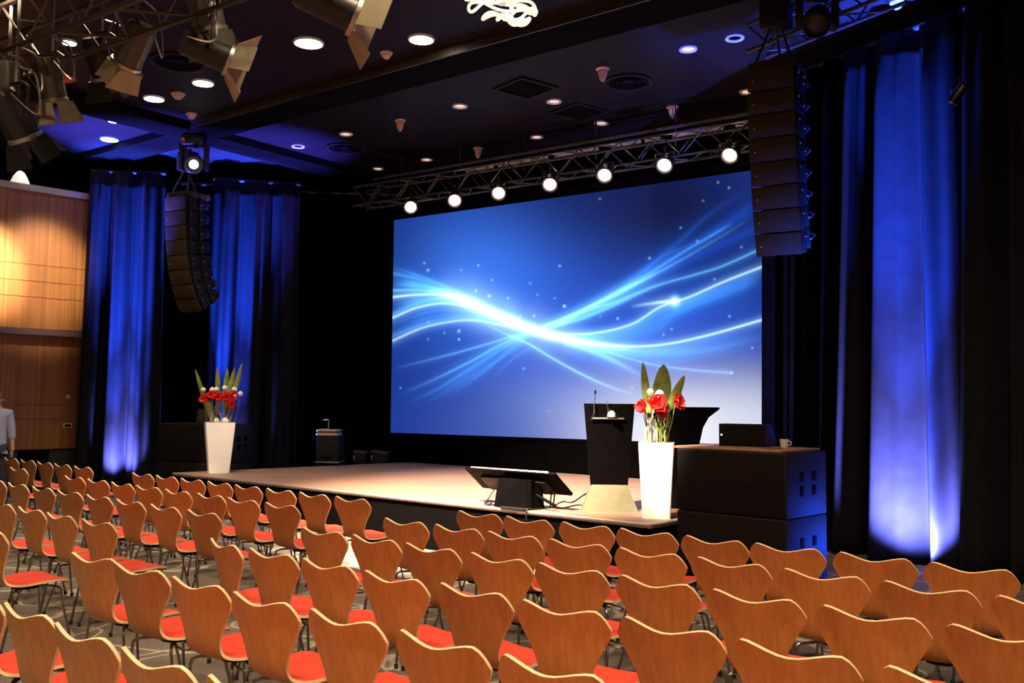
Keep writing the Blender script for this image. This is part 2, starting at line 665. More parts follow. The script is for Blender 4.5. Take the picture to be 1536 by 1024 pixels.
def streak(pts, width, amp, col=(90, 175, 255), fade=(0.0, 1.0), wide=0.0):
    """a soft line of light through the points, brightest in the middle of its length"""
    global img
    P = np.array(crom(pts, 12))
    xs, ys = P[:, 0], P[:, 1]
    o = np.argsort(xs)
    xs, ys = xs[o], ys[o]
    yc = np.interp(ZX, xs, ys)
    sl = np.interp(ZX, xs, np.gradient(ys, xs + np.arange(len(xs)) * 1e-6))
    d = np.abs(ZY - yc) / np.sqrt(1 + sl ** 2)
    t = np.clip((ZX - xs[0]) / (xs[-1] - xs[0]), 0, 1)
    inside = (ZX >= xs[0] - 2) & (ZX <= xs[-1] + 2)
    a = np.ones_like(t)
    if fade[0]:
        a *= np.clip(t / fade[0], 0, 1)
    if fade[1] < 1:
        a *= np.clip((1 - t) / (1 - fade[1]), 0, 1)
    g = np.exp(-(d / width) ** 2) + 0.22 * np.exp(-(d / (width * 4 + wide)) ** 2)
    img = img + (inside * a * g * amp)[..., None] * lin(col)


WH = (190, 240, 255)


def fan(P, Q, ts, width, amp, col, fade):
    """thin threads between two lines"""
    A = np.array(crom(P, 12))
    B = np.array(crom(Q, 12))
    xs = np.linspace(max(A[:, 0].min(), B[:, 0].min()), min(A[:, 0].max(), B[:, 0].max()), 16)
    ya = np.interp(xs, A[:, 0], A[:, 1])
    yb = np.interp(xs, B[:, 0], B[:, 1])
    for k, t in enumerate(ts):
        streak(list(zip(xs, ya * (1 - t) + yb * t)), width * (0.7 + 0.6 * ((k * 7) % 5) / 4), amp * (0.6 + 0.8 * ((k * 3) % 4) / 3), col, fade)


L1_ = [(45, 478), (130, 470), (220, 472), (300, 492), (400, 535), (540, 592), (640, 625), (760, 642), (880, 650), (1000, 642), (1150, 610), (1360, 550)]
L2_ = [(45, 550), (130, 515), (230, 500), (330, 520), (450, 565), (540, 592), (640, 608), (760, 602), (880, 572), (980, 512), (1080, 478), (1200, 425), (1345, 368)]
L3_ = [(45, 630), (150, 585), (260, 562), (340, 560), (420, 575), (540, 597), (700, 645)]
L6_ = [(45, 375), (150, 408), (260, 455), (380, 512), (520, 578), (600, 607), (700, 645), (800, 685), (900, 750)]
fan(L1_[:6], L2_[:6], (0.2, 0.4, 0.6, 0.8), 5, 0.3, (90, 180, 255), (0.15, 1.0))
fan(L2_[:6], L3_[:6], (0.15, 0.35, 0.6, 0.85), 6, 0.2, (70, 160, 255), (0.2, 1.0))
fan(L6_[:5], L1_[:6], (0.2, 0.4, 0.6, 0.75, 0.9), 5, 0.3, (80, 170, 255), (0.15, 1.0))
fan([(640, 625), (760, 642), (880, 650), (1000, 642), (1150, 610), (1360, 550)], [(640, 630), (760, 672), (880, 700), (1000, 718), (1150, 700), (1360, 660)], (0.12, 0.25, 0.4, 0.6, 0.8), 8, 0.28, (90, 180, 255), (0.0, 0.25))
fan([(620, 615), (760, 602), (880, 572), (980, 512), (1080, 478), (1345, 368)], [(620, 620), (760, 630), (880, 612), (980, 570), (1080, 530), (1345, 430)], (0.15, 0.3, 0.5, 0.75), 8, 0.22, (60, 150, 255), (0.1, 0.6))
fan([(560, 585), (720, 512), (830, 450), (940, 380), (1060, 290)], [(560, 592), (720, 545), (830, 497), (940, 450), (1060, 412)], (0.1, 0.25, 0.4, 0.55, 0.7, 0.85), 5, 0.3, (90, 180, 255), (0.05, 0.45))
fan([(60, 780), (200, 710), (330, 665), (430, 630), (540, 592)], [(150, 870), (260, 790), (380, 700), (470, 645), (540, 600)], (0.2, 0.45, 0.7, 0.9), 5, 0.16, (70, 160, 255), (0.4, 1.0))
streak([(150, 458), (230, 466), (300, 490), (400, 536), (500, 578)], 13, 1.0, WH, (0.5, 0.9), 8)
streak([(45, 478), (130, 470), (220, 472), (300, 492), (400, 535), (540, 592), (640, 625), (760, 642), (880, 650), (1000, 642), (1150, 610), (1360, 550)], 4, 0.9, WH)
streak([(200, 465), (300, 492), (400, 537), (540, 594), (640, 622), (720, 640)], 15, 1.6, WH, (0.25, 0.7), 10)
streak([(420, 548), (540, 594), (640, 622), (800, 648), (900, 652)], 10, 1.2, WH, (0.3, 0.6))
streak([(45, 550), (130, 515), (230, 500), (330, 520), (450, 565), (540, 592), (640, 608), (760, 602), (880, 572), (980, 512), (1080, 478), (1200, 425), (1345, 368)], 4, 0.75, WH)
streak([(45, 538), (130, 500), (230, 484), (330, 508), (450, 560), (540, 590)], 6, 0.35)
streak([(45, 630), (150, 585), (260, 562), (340, 560), (420, 575), (540, 597), (700, 645)], 4, 0.6, WH, (0.0, 0.8))
streak([(45, 612), (150, 572), (260, 550), (360, 552)], 7, 0.25)
streak([(45, 728), (200, 690), (330, 655), (430, 625), (520, 597), (620, 560), (720, 515), (830, 468), (940, 408), (1040, 355), (1200, 262), (1310, 190)], 4, 0.5, (120, 205, 255), (0.25, 0.6))
streak([(60, 822), (200, 760), (320, 700), (430, 640), (560, 583), (700, 532), (830, 492), (960, 440), (1100, 400), (1200, 368), (1340, 305)], 4, 0.5, (110, 200, 255), (0.25, 1.0))
streak([(560, 590), (700, 555), (830, 500), (930, 455), (1000, 430)], 6, 0.6, (120, 210, 255), (0.1, 0.6))
streak([(600, 585), (720, 520), (830, 462), (930, 412), (980, 385)], 7, 0.7, (140, 220, 255), (0.1, 0.7))
streak([(45, 375), (150, 408), (260, 455), (380, 512), (520, 578), (600, 607), (700, 645), (800, 685), (900, 750)], 4, 0.4, (80, 160, 255), (0.1, 0.8))
streak([(45, 395), (150, 418), (250, 448), (340, 490)], 8, 0.3)
streak([(45, 430), (150, 440), (260, 468), (400, 535)], 7, 0.5, (90, 190, 255), (0.2, 1.0))
streak([(45, 455), (150, 455), (260, 475), (400, 540)], 5, 0.5, (120, 210, 255))
streak([(340, 560), (430, 602), (520, 642), (600, 690), (700, 745), (800, 790), (900, 822)], 4, 0.6, (150, 225, 255), (0.3, 0.7))
streak([(90, 850), (200, 800), (330, 720), (420, 660), (520, 605)], 6, 0.28, (70, 160, 255), (0.4, 1.0))
streak([(230, 830), (360, 740), (470, 650), (540, 600)], 5, 0.28, (70, 160, 255), (0.4, 1.0))
streak([(180, 840), (300, 765), (420, 690), (500, 640)], 8, 0.2, (70, 160, 255), (0.4, 1.0))
streak([(380, 770), (470, 690), (560, 640)], 6, 0.15, (90, 170, 255), (0.4, 0.7))
streak([(640, 615), (760, 660), (860, 690), (960, 715), (1100, 733), (1230, 742)], 4, 0.4, (130, 200, 255), (0.2, 0.97))
streak([(640, 630), (740, 668), (840, 712), (930, 760)], 9, 0.6, (130, 200, 255), (0.1, 0.6))
streak([(640, 620), (780, 655), (940, 672), (1150, 660), (1360, 610)], 14, 0.4, (90, 170, 255), (0.1, 0.5))
streak([(660, 610), (800, 625), (950, 590), (1050, 520), (1180, 470), (1345, 400)], 22, 0.32, (70, 160, 255), (0.1, 0.9))
streak([(560, 580), (700, 510), (830, 440), (940, 365), (1050, 280), (1150, 190), (1300, 90)], 10, 0.2, (40, 120, 255), (0.2, 0.6))
streak([(800, 470), (930, 400), (1060, 320), (1160, 262), (1240, 215)], 4, 0.45, (80, 170, 255), (0.2, 0.85))
streak([(700, 520), (850, 440), (1000, 330), (1110, 290)], 6, 0.3, (70, 160, 255), (0.2, 0.5))
streak([(850, 450), (1000, 360), (1200, 230), (1320, 150)], 18, 0.25, (20, 90, 235), (0.2, 0.9))
streak([(900, 430), (1100, 340), (1330, 230)], 14, 0.2, (20, 90, 235), (0.2, 0.9))
streak([(870, 512), (950, 500), (1010, 493), (1050, 490)], 5, 1.0, WH, (0.7, 0.9))
for sx, sy, rr, a in [(1030, 493, 16, 1.5), (155, 360, 4, .5), (168, 384, 5, .6), (283, 384, 4, .4), (344, 367, 4, .6), (392, 419, 4, .6), (336, 456, 4, .9), (382, 474, 5, 1.1),
                      (447, 482, 4, .7), (525, 430, 5, .3), (550, 470, 4, .4), (610, 482, 4, .4), (628, 370, 4, .6), (644, 510, 5, 1.2), (538, 543, 4, .8), (490, 546, 4, .6),
                      (276, 597, 5, .8), (276, 626, 4, .8), (225, 603, 4, .4), (168, 625, 4, .3), (170, 565, 4, .4), (830, 553, 4, .9), (770, 545, 4, .3), (502, 727, 4, .5), (990, 609, 4, .5),
                      (1018, 590, 4, .5), (1220, 545, 4, .6), (1300, 655, 4, .5), (1227, 742, 5, .8), (1180, 78, 4, .4), (1218, 97, 4, .4), (1128, 142, 4, .3), (1050, 236, 4, .4), (941, 342, 4, .7),
                      (1108, 283, 4, .5), (1262, 304, 4, .4), (1168, 415, 4, .5), (768, 135, 4, .3), (72, 795, 4, .3), (880, 795, 4, .4), (590, 875, 4, .2)]:
    img = img + (np.exp(-((ZX - sx) ** 2 + (ZY - sy) ** 2) / rr ** 2) * a)[..., None] * lin((160, 220, 255))
img = np.clip(img, 0, 1.0)
me = bpy.data.meshes.new('picture')
idx = np.arange(NU * NV).reshape(NV, NU)
quads = np.stack([idx[:-1, :-1], idx[:-1, 1:], idx[1:, 1:], idx[1:, :-1]], -1).reshape(-1, 4)
me.vertices.add(NU * NV)
me.vertices.foreach_set('co', (X + np.array([SN.x, SN.y, 0]) * 0.004).reshape(-1))
me.loops.add(quads.size)
me.loops.foreach_set('vertex_index', quads.reshape(-1).astype(np.int32))
me.polygons.add(len(quads))
me.polygons.foreach_set('loop_start', np.arange(0, quads.size, 4, dtype=np.int32))
me.update(calc_edges=True)
ca = me.color_attributes.new('picture', 'FLOAT_COLOR', 'POINT')
ca.data.foreach_set('color', np.concatenate([img, np.ones((NV, NU, 1))], -1).reshape(-1).astype(np.float32))
m, nt, b = new_mat('projected picture')
at = N(nt, 'ShaderNodeVertexColor', layer_name='picture')
b.inputs['Base Color'].default_value = (0.02, 0.02, 0.02, 1)
b.inputs['Roughness'].default_value = 0.9
b.inputs['Specular IOR Level'].default_value = 0.0
nt.links.new(at.outputs['Color'], b.inputs['Emission Color'])
b.inputs['Emission Strength'].default_value = 1.0
me.materials.append(m)
pic = bpy.data.objects.new('picture', me)
COL.objects.link(pic)
pic.parent = scr


def screen_bar(mb, u0, u1, v0, v1, t0, t1):
    """box in the plane of the screen, metres: along, up, out towards the room"""
    vs = []
    for t in (t0, t1):
        for a, z in ((u0, v0), (u1, v0), (u1, v1), (u0, v1)):
            P = SP + SD * a + SN * t
            vs.append((P.x, P.y, z))
    mb.add(vs, [(3, 2, 1, 0), (4, 5, 6, 7), (0, 1, 5, 4), (1, 2, 6, 5), (2, 3, 7, 6), (3, 0, 4, 7)])


mb = MB()
screen_bar(mb, -0.06, 0.0, zbot - 0.06, ztop + 0.16, -0.06, 0.02)
screen_bar(mb, SW, SW + 0.06, zbot - 0.06, ztop + 0.16, -0.06, 0.02)
screen_bar(mb, -0.06, SW + 0.06, ztop, ztop + 0.16, -0.06, 0.02)
screen_bar(mb, -0.06, SW + 0.06, zbot - 0.06, zbot, -0.06, 0.02)
mb.build('frame', 'black', scr, smooth=False)
mb = MB()
screen_bar(mb, -0.05, SW + 0.05, zbot - 0.05, ztop + 0.15, -0.09, -0.062)
mb.build('back_panel', 'black', scr, smooth=False)


# ------------------------------------------------------------------ curtains
def curtain(name, label, p0, p1, z0, z1, mat, depth, wl, seed, group=None, rail=None, flare=0.25, res=0.022):
    rnd = random.Random(seed)
    p0, p1 = Vector((*p0[:2], 0)), Vector((*p1[:2], 0))
    L = (p1 - p0).length
    d = (p1 - p0) / L
    n = Vector((d.y, -d.x, 0))
    # irregular fold positions
    knots, s = [0.0], 0.0
    while s < L:
        s += wl * rnd.uniform(0.6, 1.5)
        knots.append(s)
    amps = [rnd.uniform(0.55, 1.25) for _ in knots]
    drift = [rnd.uniform(-1, 1) for _ in knots]

    def off(s_, h):
        k = 0
        while k < len(knots) - 2 and knots[k + 1] < s_:
            k += 1
        t = (s_ - knots[k]) / (knots[k + 1] - knots[k])
        a = amps[k] * (0.75 + 0.35 * (1 - h))
        return (0.5 - 0.5 * math.cos(2 * PI * t)) ** 0.8 * a + 0.12 * math.sin(6 * PI * t + drift[k])

    nu = max(12, int(L / res))
    nv = 22
    rows = []
    for j in range(nv):
        h = j / (nv - 1)
        z = z0 + (z1 - z0) * h
        row = []
        for i in range(nu + 1):
            s_ = L * i / nu
            wob = flare * (1 - h) ** 1.5 * 0.35 * math.sin(s_ * 1.9 + seed)
            dd_ = depth * (0.55 + 0.45 * min(1, (1 - h) * 6 + 0.35))
            P = p0 + d * (s_ + wob) + n * (dd_ * off(s_, h))
            row.append((P.x, P.y, z))
        rows.append(row)
    t = thing(name, label, 'curtain', (0, 0, 0), 0, group)
    o = MB().grid(rows).build('cloth', mat, t, angle=180)
    sm = o.modifiers.new('thickness', 'SOLIDIFY')
    sm.thickness = 0.012
    sm.offset = 0
    baked(o)
    o.data.shade_smooth()
    if rail:
        MB().tube([(p0.x, p0.y, z1 + 0.03), (p1.x, p1.y, z1 + 0.03)], 0.03, 8).build('rail', 'truss', t)
    return t


LC0, LC1 = at_y(124, 600, 16.7), at_y(238, 600, 16.85)
curtain('curtain', 'blue lit black curtain panel beside the wood wall', LC0, LC1, 0.02, 5.68, 'velvet', 0.38, 0.36, 11, 'stage curtains', True)
LC2, LC3 = at_y(236, 600, 17.25), at_y(318, 600, 17.4)
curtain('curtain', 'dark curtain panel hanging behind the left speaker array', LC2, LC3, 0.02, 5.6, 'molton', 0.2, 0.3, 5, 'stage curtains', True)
LC4, LC5 = at_y(311, 600, 17.15), at_y(443, 600, 17.55)
curtain('curtain', 'blue lit black curtain panel behind the left white planter', LC4, LC5, 0.02, 5.66, 'velvet', 0.36, 0.36, 23, 'stage curtains', True)
LC6, LC7 = at_y(440, 600, 17.9), at_y(592, 600, 18.1)
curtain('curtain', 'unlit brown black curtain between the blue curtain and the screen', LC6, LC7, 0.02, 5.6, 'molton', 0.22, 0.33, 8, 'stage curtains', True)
RP = Vector((4.1, 10.4, 0))
RD = Vector((0.5, -0.86, 0)).normalized()
RC0, RC1 = RP - RD * 1.75, RP - RD * 0.5
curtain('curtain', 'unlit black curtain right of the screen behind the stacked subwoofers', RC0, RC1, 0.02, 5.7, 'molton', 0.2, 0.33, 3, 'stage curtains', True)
curtain('curtain', 'tall black curtain with bright blue uplight on its folds', RC1, RP + RD * 1.02, 0.02, 5.7, 'velvet', 0.36, 0.42, 17, 'stage curtains', True, 0.5)
curtain('curtain', 'nearly black curtain at the far right edge of the hall', RP + RD * 1.04, RP + RD * 3.6, 0.02, 5.7, 'velvet', 0.3, 0.4, 29, 'stage curtains', True)
# low black cloth under the screen
k0 = SP + SD * (-0.1) + SN * 0.0
k1 = SP + SD * (SW + 0.1)
curtain('screen_skirt', 'plain dark cloth closing the gap under the projection screen', k0, k1, 0.02, zbot - 0.07, 'molton', 0.03, 0.6, 41)


# ------------------------------------------------------------------ trusses
def truss(name, label, A, B, w, mat, braces=0.5, r=0.022):
    A, B = Vector(A), Vector(B)
    d = (B - A).normalized()
    sdir = Vector((-d.y, d.x, 0)).normalized() * (w / 2)
    udir = Vector((0, 0, w / 2))
    t = thing(name, label, 'truss', (0, 0, 0))
    cs = [sdir + udir, -sdir + udir, -sdir - udir, sdir - udir]
    for c in cs:
        MB().tube([A + c, B + c], r, 8).build('chord', mat, t)
    mb = MB()
    n = int((B - A).length / braces)
    for f in range(4):
        c1, c2 = cs[f], cs[(f + 1) % 4]
        for k in range(n):
            s0, s1 = A + d * (braces * k), A + d * (braces * (k + 1))
            if k % 2 == 0:
                mb.tube([s0 + c1, s1 + c2], r * 0.5, 5)
            else:
                mb.tube([s0 + c2, s1 + c1], r * 0.5, 5)
    mb.build('bracing', mat, t)
    return t


TP = SP + SN * 0.75                            # line of the lamp truss in front of the screen
tA = on_wall(540, 306, TP, SD)
tB = on_wall(1230, 190, TP, SD)
tz = (on_wall(616, 300, TP, SD).z + on_wall(1095, 215, TP, SD).z) / 2
t = truss('truss', 'long dark lamp truss with pale battens above the projection screen', (tA.x, tA.y, tz + 0.12), (tB.x, tB.y, tz + 0.12), 0.34, 'truss', 0.34)
# pale strip lights / slats lying along the rear of that truss
SP2 = TP - SN * 0.2
for x0, x1 in ((700, 740), (748, 797), (800, 822), (832, 898), (918, 962), (968, 990), (1010, 1086), (1105, 1126)):
    a, b_ = on_wall(x0, 270, SP2, SD), on_wall(x1, 270, SP2, SD)
    a.z = b_.z = tz + 0.33
    mb = MB()
    T = Matrix.Translation((a + b_) / 2) @ rz(SA)
    mb.box((0, 0, 0), ((b_ - a).length, 0.05, 0.09), T, bev=0.005)
    mb.build('batten', 'white_plastic', t)
a, b_ = on_wall(560, 290, SP2, SD), on_wall(1220, 190, SP2, SD)
MB().tube([(a.x, a.y, tz + 0.5), (b_.x, b_.y, tz + 0.5)], 0.035, 8).build('rail', 'truss', t)
for k in range(6):
    P = a + (b_ - a) * (k + 0.5) / 6
    MB().tube([(P.x, P.y, tz + 0.2), (P.x, P.y, CEIL)], 0.012, 6).build('hanger', 'truss', t)

# seven round par lamps under it
PARS = [(616, 310), (682, 300), (748, 289), (825, 276), (907, 262), (997, 247), (1095, 232)]
nm = ['first', 'second', 'third', 'fourth', 'fifth', 'sixth', 'seventh']
for k, (px, py) in enumerate(PARS):
    P = on_wall(px, py, TP + SN * 0.3, SD)
    aim = (Vector((-0.4, 7.0, 0.0)) - P).normalized()
    t = thing('stage_lamp', '%s round lit stage lamp counted from the dark end of the truss over the screen' % nm[k], 'lamp', P, 0, 'par lamps on the screen truss')
    T = rot_to(aim)
    MB().lathe([(0.05, -0.26), (0.085, -0.24), (0.1, -0.1), (0.11, 0.0), (0.125, 0.02), (0.125, 0.04), (0.105, 0.04), (0.1, -0.005)], 20, T).build('housing', 'darklamp', t)
    MB().lathe([(0.001, 0.018), (0.07, 0.016), (0.086, 0.01), (0.086, 0.002), (0.001, 0.001)], 20, T, False).build('lens', 'par_glow', t)
    MB().lathe([(0.086, 0.004), (0.1, 0.012), (0.106, 0.012), (0.1, 0.0)], 20, T, False).build('lens_rim', 'par_rim', t)
    mb = MB()
    mb.tube([SD * 0.14 + Vector((0, 0, -0.02)), SD * 0.15 + Vector((0, 0, 0.17)), -SD * 0.15 + Vector((0, 0, 0.17)), -SD * 0.14 + Vector((0, 0, -0.02))], 0.014, 6)
    mb.tube([Vector((0, 0, 0.17)), Vector((0, 0, 0.26))], 0.02, 8)
    mb.build('yoke', 'darklamp', t)
    l = bpy.data.lights.new('par light', 'SPOT')
    l.energy = 7
    l.color = (1, 0.72, 0.55)
    l.spot_size = R(80)
    l.spot_blend = 0.8
    l.shadow_soft_size = 0.08
    lo = bpy.data.objects.new('par light', l)
    COL.objects.link(lo)
    lo.location = P + aim * 0.06
    lk = bpy.data.lights.new('truss fill', 'POINT')  # added fill lamp that brightens the truss and its battens
    lk.energy = 2.2
    lk.color = (1, 0.66, 0.5)
    lk.shadow_soft_size = 0.05
    ko = bpy.data.objects.new('truss fill', lk)
    COL.objects.link(ko)
    ko.location = P - aim * 0.34 + Vector((0, 0, 0.02)) + SN * 0.05
    lo.rotation_euler = aim.to_track_quat('-Z', 'Y').to_euler()


# ------------------------------------------------------------------ line arrays
def line_array(label, px, py_top, dist, hook, curve, blue=False):
    """eight cabinets hung in a J curve; the empty sits at the top front left corner"""
    P = at_y(px, py_top, dist)
    t = thing('line_array', label, 'speaker', P, R(-30), 'hanging speaker arrays')
    h = 0.242
    w, dp = 0.47, 0.5
    # local x along the front, +y away from the audience
    MB().box((w / 2, dp / 2 + 0.02, 0.04), (w, dp, 0.085), bev=0.006).build('rigging_frame', 'grille', t)
    y, z, a = 0.0, 0.0, 0.0
    for k in range(8):
        a = curve[k]
        T = Matrix.Translation((0, y, z)) @ Matrix.Rotation(a, 4, 'X')
        mb = MB()
        prof = [(0.0, -0.008), (0.0, -h + 0.006), (dp * 0.75, -h + 0.03), (dp, -h + 0.06), (dp, -0.06), (dp * 0.75, -0.03)]
        vs = [(0.02, p, q) for p, q in prof] + [(w - 0.02, p, q) for p, q in prof]
        n = len(prof)
        fs = [tuple(range(n)), tuple(range(n, 2 * n))[::-1]] + [(i, n + i, n + (i + 1) % n, (i + 1) % n) for i in range(n)]
        mb.add(vs, fs, T)
        c = mb.build('cabinet', 'cabinet', t)
        MB().box((w / 2, -0.012, -h / 2), (w, 0.028, h - 0.014), T, bev=0.006).build('grille', 'grille', c)
        mb = MB()
        mb.box((w + 0.0, 0.08, -h / 2), (0.04, 0.05, h * 0.98), T, bev=0.004)
        mb.box((w + 0.0, dp * 0.6, -h / 2), (0.04, 0.06, h * 0.9), T, bev=0.004)
        mb.box((w - 0.01, dp * 0.34, -h / 2), (0.02, 0.11, h * 0.4), T, bev=0.01)
        mb.tube([T @ Vector((w - 0.02, dp * 0.8, -h * 0.3)), T @ Vector((w + 0.05, dp * 0.85, -h * 0.45)), T @ Vector((w - 0.02, dp * 0.9, -h * 0.7))], 0.012, 6)
        mb.build('rigging_strut', 'cabinet', c)
        for yy, zz in ((0.09, -h * 0.3), (dp * 0.6, -h * 0.55)):
            MB().lathe([(0.012, 0), (0.012, 0.012), (0.004, 0.016)], 8, T @ Matrix.Translation((w + 0.02, yy, zz)) @ Matrix.Rotation(PI / 2, 4, 'Y')).build('pin', 'alu', c)
        MB().lathe([(0.009, 0), (0.009, 0.01), (0.003, 0.014)], 8, T @ Matrix.Translation((0.06, -0.025, -h * 0.55)) @ Matrix.Rotation(PI / 2, 4, 'X')).build('pin', 'alu', c)
        y += math.sin(-a) * -h * 1.0
        z -= math.cos(a) * h
    # chains to the ceiling
    for dx, dy in ((0.05, 0.08), (w - 0.05, 0.08), (w / 2, dp * 0.9)):
        MB().tube([(dx, dy, 0.08), (w / 2 + (dx - w / 2) * 0.3, dp * 0.45, 0.5), (w / 2 + (dx - w / 2) * 0.3, dp * 0.45, CEIL - 0.1 - P.z)], 0.014, 6).build('chain', 'truss', t)
    if hook:
        MB().box((w / 2, dp * 0.45, 0.62), (0.3, 0.22, 0.3), bev=0.02).build('motor', 'cabinet', t)
    return t


line_array('long black speaker array hanging in front of the right edge of the screen', 1122, 106, 9.6, True, [R(k) for k in (1, 3, 5, 7, 9, 12, 15, 18)])
line_array('black speaker array hanging before the left blue curtains', 249, 296, 15.4, True, [R(k) for k in (2, 3, 5, 7, 10, 16, 23, 30)])

# moving head lamp above the left array
P = at_y(291, 245, 15.1)
t = thing('moving_head_lamp', 'lit moving head lamp above the left speaker array', 'lamp', P)
aim = Vector((0.28, -0.9, -0.35)).normalized()
T = rot_to(aim)
MB().lathe([(0.05, -0.2), (0.12, -0.16), (0.15, 0.0), (0.15, 0.16), (0.13, 0.18), (0.12, 0.12)], 20, T).build('head', 'darklamp', t)
MB().lathe([(0.001, 0.15), (0.05, 0.148), (0.07, 0.14), (0.001, 0.135)], 16, T, False).build('lens', 'lamp_glow', t)
MB().box((0, 0, 0.36), (0.34, 0.3, 0.16), bev=0.02).build('base', 'darklamp', t)
MB().box((-0.2, 0, 0.1), (0.06, 0.14, 0.45), bev=0.015).build('arm', 'darklamp', t)
MB().box((0.2, 0, 0.1), (0.06, 0.14, 0.45), bev=0.015).build('arm', 'darklamp', t)
MB().lathe([(0.001, 0), (0.03, 0.004), (0.035, 0.02)], 10, Matrix.Translation((-0.13, -0.15, 0.35)) @ Matrix.Rotation(PI / 2, 4, 'X')).build('indicator', 'amber', t)
MB().tube([(0, 0, 0.44), (0, 0, CEIL - P.z - 0.1)], 0.03, 8).build('stem', 'darklamp', t)


# ------------------------------------------------------------------ subwoofers and speakers on them
def subwoofer(label, T0, w, d, h, group):
    """front face along local x at y = 0"""
    t = thing('subwoofer', label, 'speaker', T0.to_translation(), T0.to_euler().z, group)
    MB().box((w / 2, d / 2, h / 2), (w, d, h), bev=0.015).build('cabinet', 'cabinet', t)
    MB().box((w / 2, -0.006, h / 2), (w - 0.03, 0.02, h - 0.03), bev=0.006).build('grille', 'grille_dark', t)
    for k, yy in enumerate((d * 0.38, d * 0.68)):
        for zz in (h * 0.62, h * 0.4):
            MB().box((w - 0.001, yy, zz), (0.012, 0.075, 0.09), bev=0.006).build('handle', 'black', t)
    for px_ in (0.3, 0.7):
        MB().box((w * px_, -0.017, h * 0.55), (0.03, 0.006, 0.02), bev=0.002).build('badge', 'cabinet', t)
    return t


sd = R(-44)
A = at_y(1015, 700, 8.82)
for k, (z0, h, lab) in enumerate(((0.115, 0.568, 'large black subwoofer at the bottom of the stack right of the stage'),
                                  (0.685, 0.56, 'large black subwoofer on top of the stack right of the stage'))):
    subwoofer(lab, Matrix.Translation((A.x, A.y, z0)) @ rz(sd), 1.1, 0.75, h, 'subwoofers right of the stage')
t = thing('dolly', 'low black wheeled board under the right subwoofer stack', 'dolly', (A.x, A.y, 0), sd)
MB().box((0.55, 0.375, 0.0975), (1.06, 0.7, 0.03), bev=0.004).build('board', 'black', t)
for dx in (0.12, 0.98):
    for dy in (0.1, 0.65):
        MB().lathe([(0.04, -0.02), (0.041, 0.02)], 14, Matrix.Translation((dx, dy, 0.041)) @ Matrix.Rotation(PI / 2, 4, 'X')).build('caster', 'rubber', t)
T = Matrix.Translation((A.x, A.y, 1.246)) @ rz(sd)
o = MB().box((0.5, 0.37, 0.011), (1.1, 0.72, 0.02), bev=0.003).build('wooden_board', 'maple')
o.matrix_world = T
tag(o, 'thin brown board lying on top of the right subwoofer stack', 'board')
P = T @ Vector((0.44, 0.42, 0.022))
t = thing('monitor_speaker', 'small black wedge speaker on top of the right subwoofer stack', 'speaker', P, R(-33))
mb = MB()
w, d_, h = 0.45, 0.3, 0.205
prof = [(0, 0), (d_ * 0.75, 0), (d_, h * 0.25), (d_ * 0.55, h), (0, h)]
n = len(prof)
mb.add([(-w / 2, p, q) for p, q in prof] + [(w / 2, p, q) for p, q in prof],
       [tuple(range(n))[::-1], tuple(range(n, 2 * n))] + [(i, (i + 1) % n, n + (i + 1) % n, n + i) for i in range(n)])
mb.build('cabinet', 'cabinet', t, smooth=False)
MB().box((0, -0.006, h / 2), (w - 0.02, 0.014, h - 0.02), bev=0.003).build('grille', 'grille_dark', t)
MB().lathe([(0.008, 0), (0.008, 0.006), (0.002, 0.008)], 10, Matrix.Translation((-w / 2 + 0.03, -0.013, h * 0.5)) @ Matrix.Rotation(PI / 2, 4, 'X')).build('power_light', 'led', t)
P = T @ Vector((0.82, 0.5, 0.022))
t = thing('cup', 'small white cup on the right subwoofer stack behind the wedge speaker', 'cup', P)
MB().lathe([(0.03, 0), (0.033, 0.004), (0.04, 0.07), (0.041, 0.075), (0.037, 0.075), (0.03, 0.008)], 20).build('bowl', 'white_plastic', t)
MB().tube([(0.038, 0, 0.06), (0.062, 0, 0.055), (0.062, 0, 0.03), (0.036, 0, 0.018)], 0.005, 6).build('handle', 'white_plastic', t)
o = MB().box((0, 0, 0.006), (0.16, 0.1, 0.012), bev=0.002).build('folded_cloth', 'redbox')
o.matrix_world = T @ Matrix.Translation((0.86, 0.2, 0.021)) @ rz(R(12))
tag(o, 'small dull folded cloth at the corner of the right subwoofer stack', 'cloth')

sl = R(-20.7)
A2 = at_y(237, 650, 15.6)
for k, (z0, h, lab) in enumerate(((0.02, 0.62, 'black subwoofer at the bottom of the stack behind the left planter'),
                                  (0.645, 0.62, 'black subwoofer on top of the stack behind the left planter'))):
    subwoofer(lab, Matrix.Translation((A2.x, A2.y, z0)) @ rz(sl), 1.42, 0.6, h, 'subwoofers left of the stage')
P = Matrix.Translation((A2.x, A2.y, 1.268)) @ rz(sl) @ Vector((0.66, 0.3, 0))
t = thing('monitor_speaker', 'small dark wedge speaker on the left subwoofer stack beside the planter', 'speaker', P, R(-20))
mb = MB()
w, d_, h = 0.3, 0.25, 0.23
prof = [(0, 0), (d_ * 0.75, 0), (d_, h * 0.25), (d_ * 0.55, h), (0.04, h)]
mb.add([(-w / 2, p, q) for p, q in prof] + [(w / 2, p, q) for p, q in prof],
       [tuple(range(n))[::-1], tuple(range(n, 2 * n))] + [(i, (i + 1) % n, n + (i + 1) % n, n + i) for i in range(n)])
mb.build('cabinet', 'cabinet', t, smooth=False)
MB().box((0, 0.005, h / 2), (w - 0.03, 0.014, h - 0.03), Matrix.Rotation(R(-9), 4, 'X'), bev=0.003).build('grille', 'grille', t)


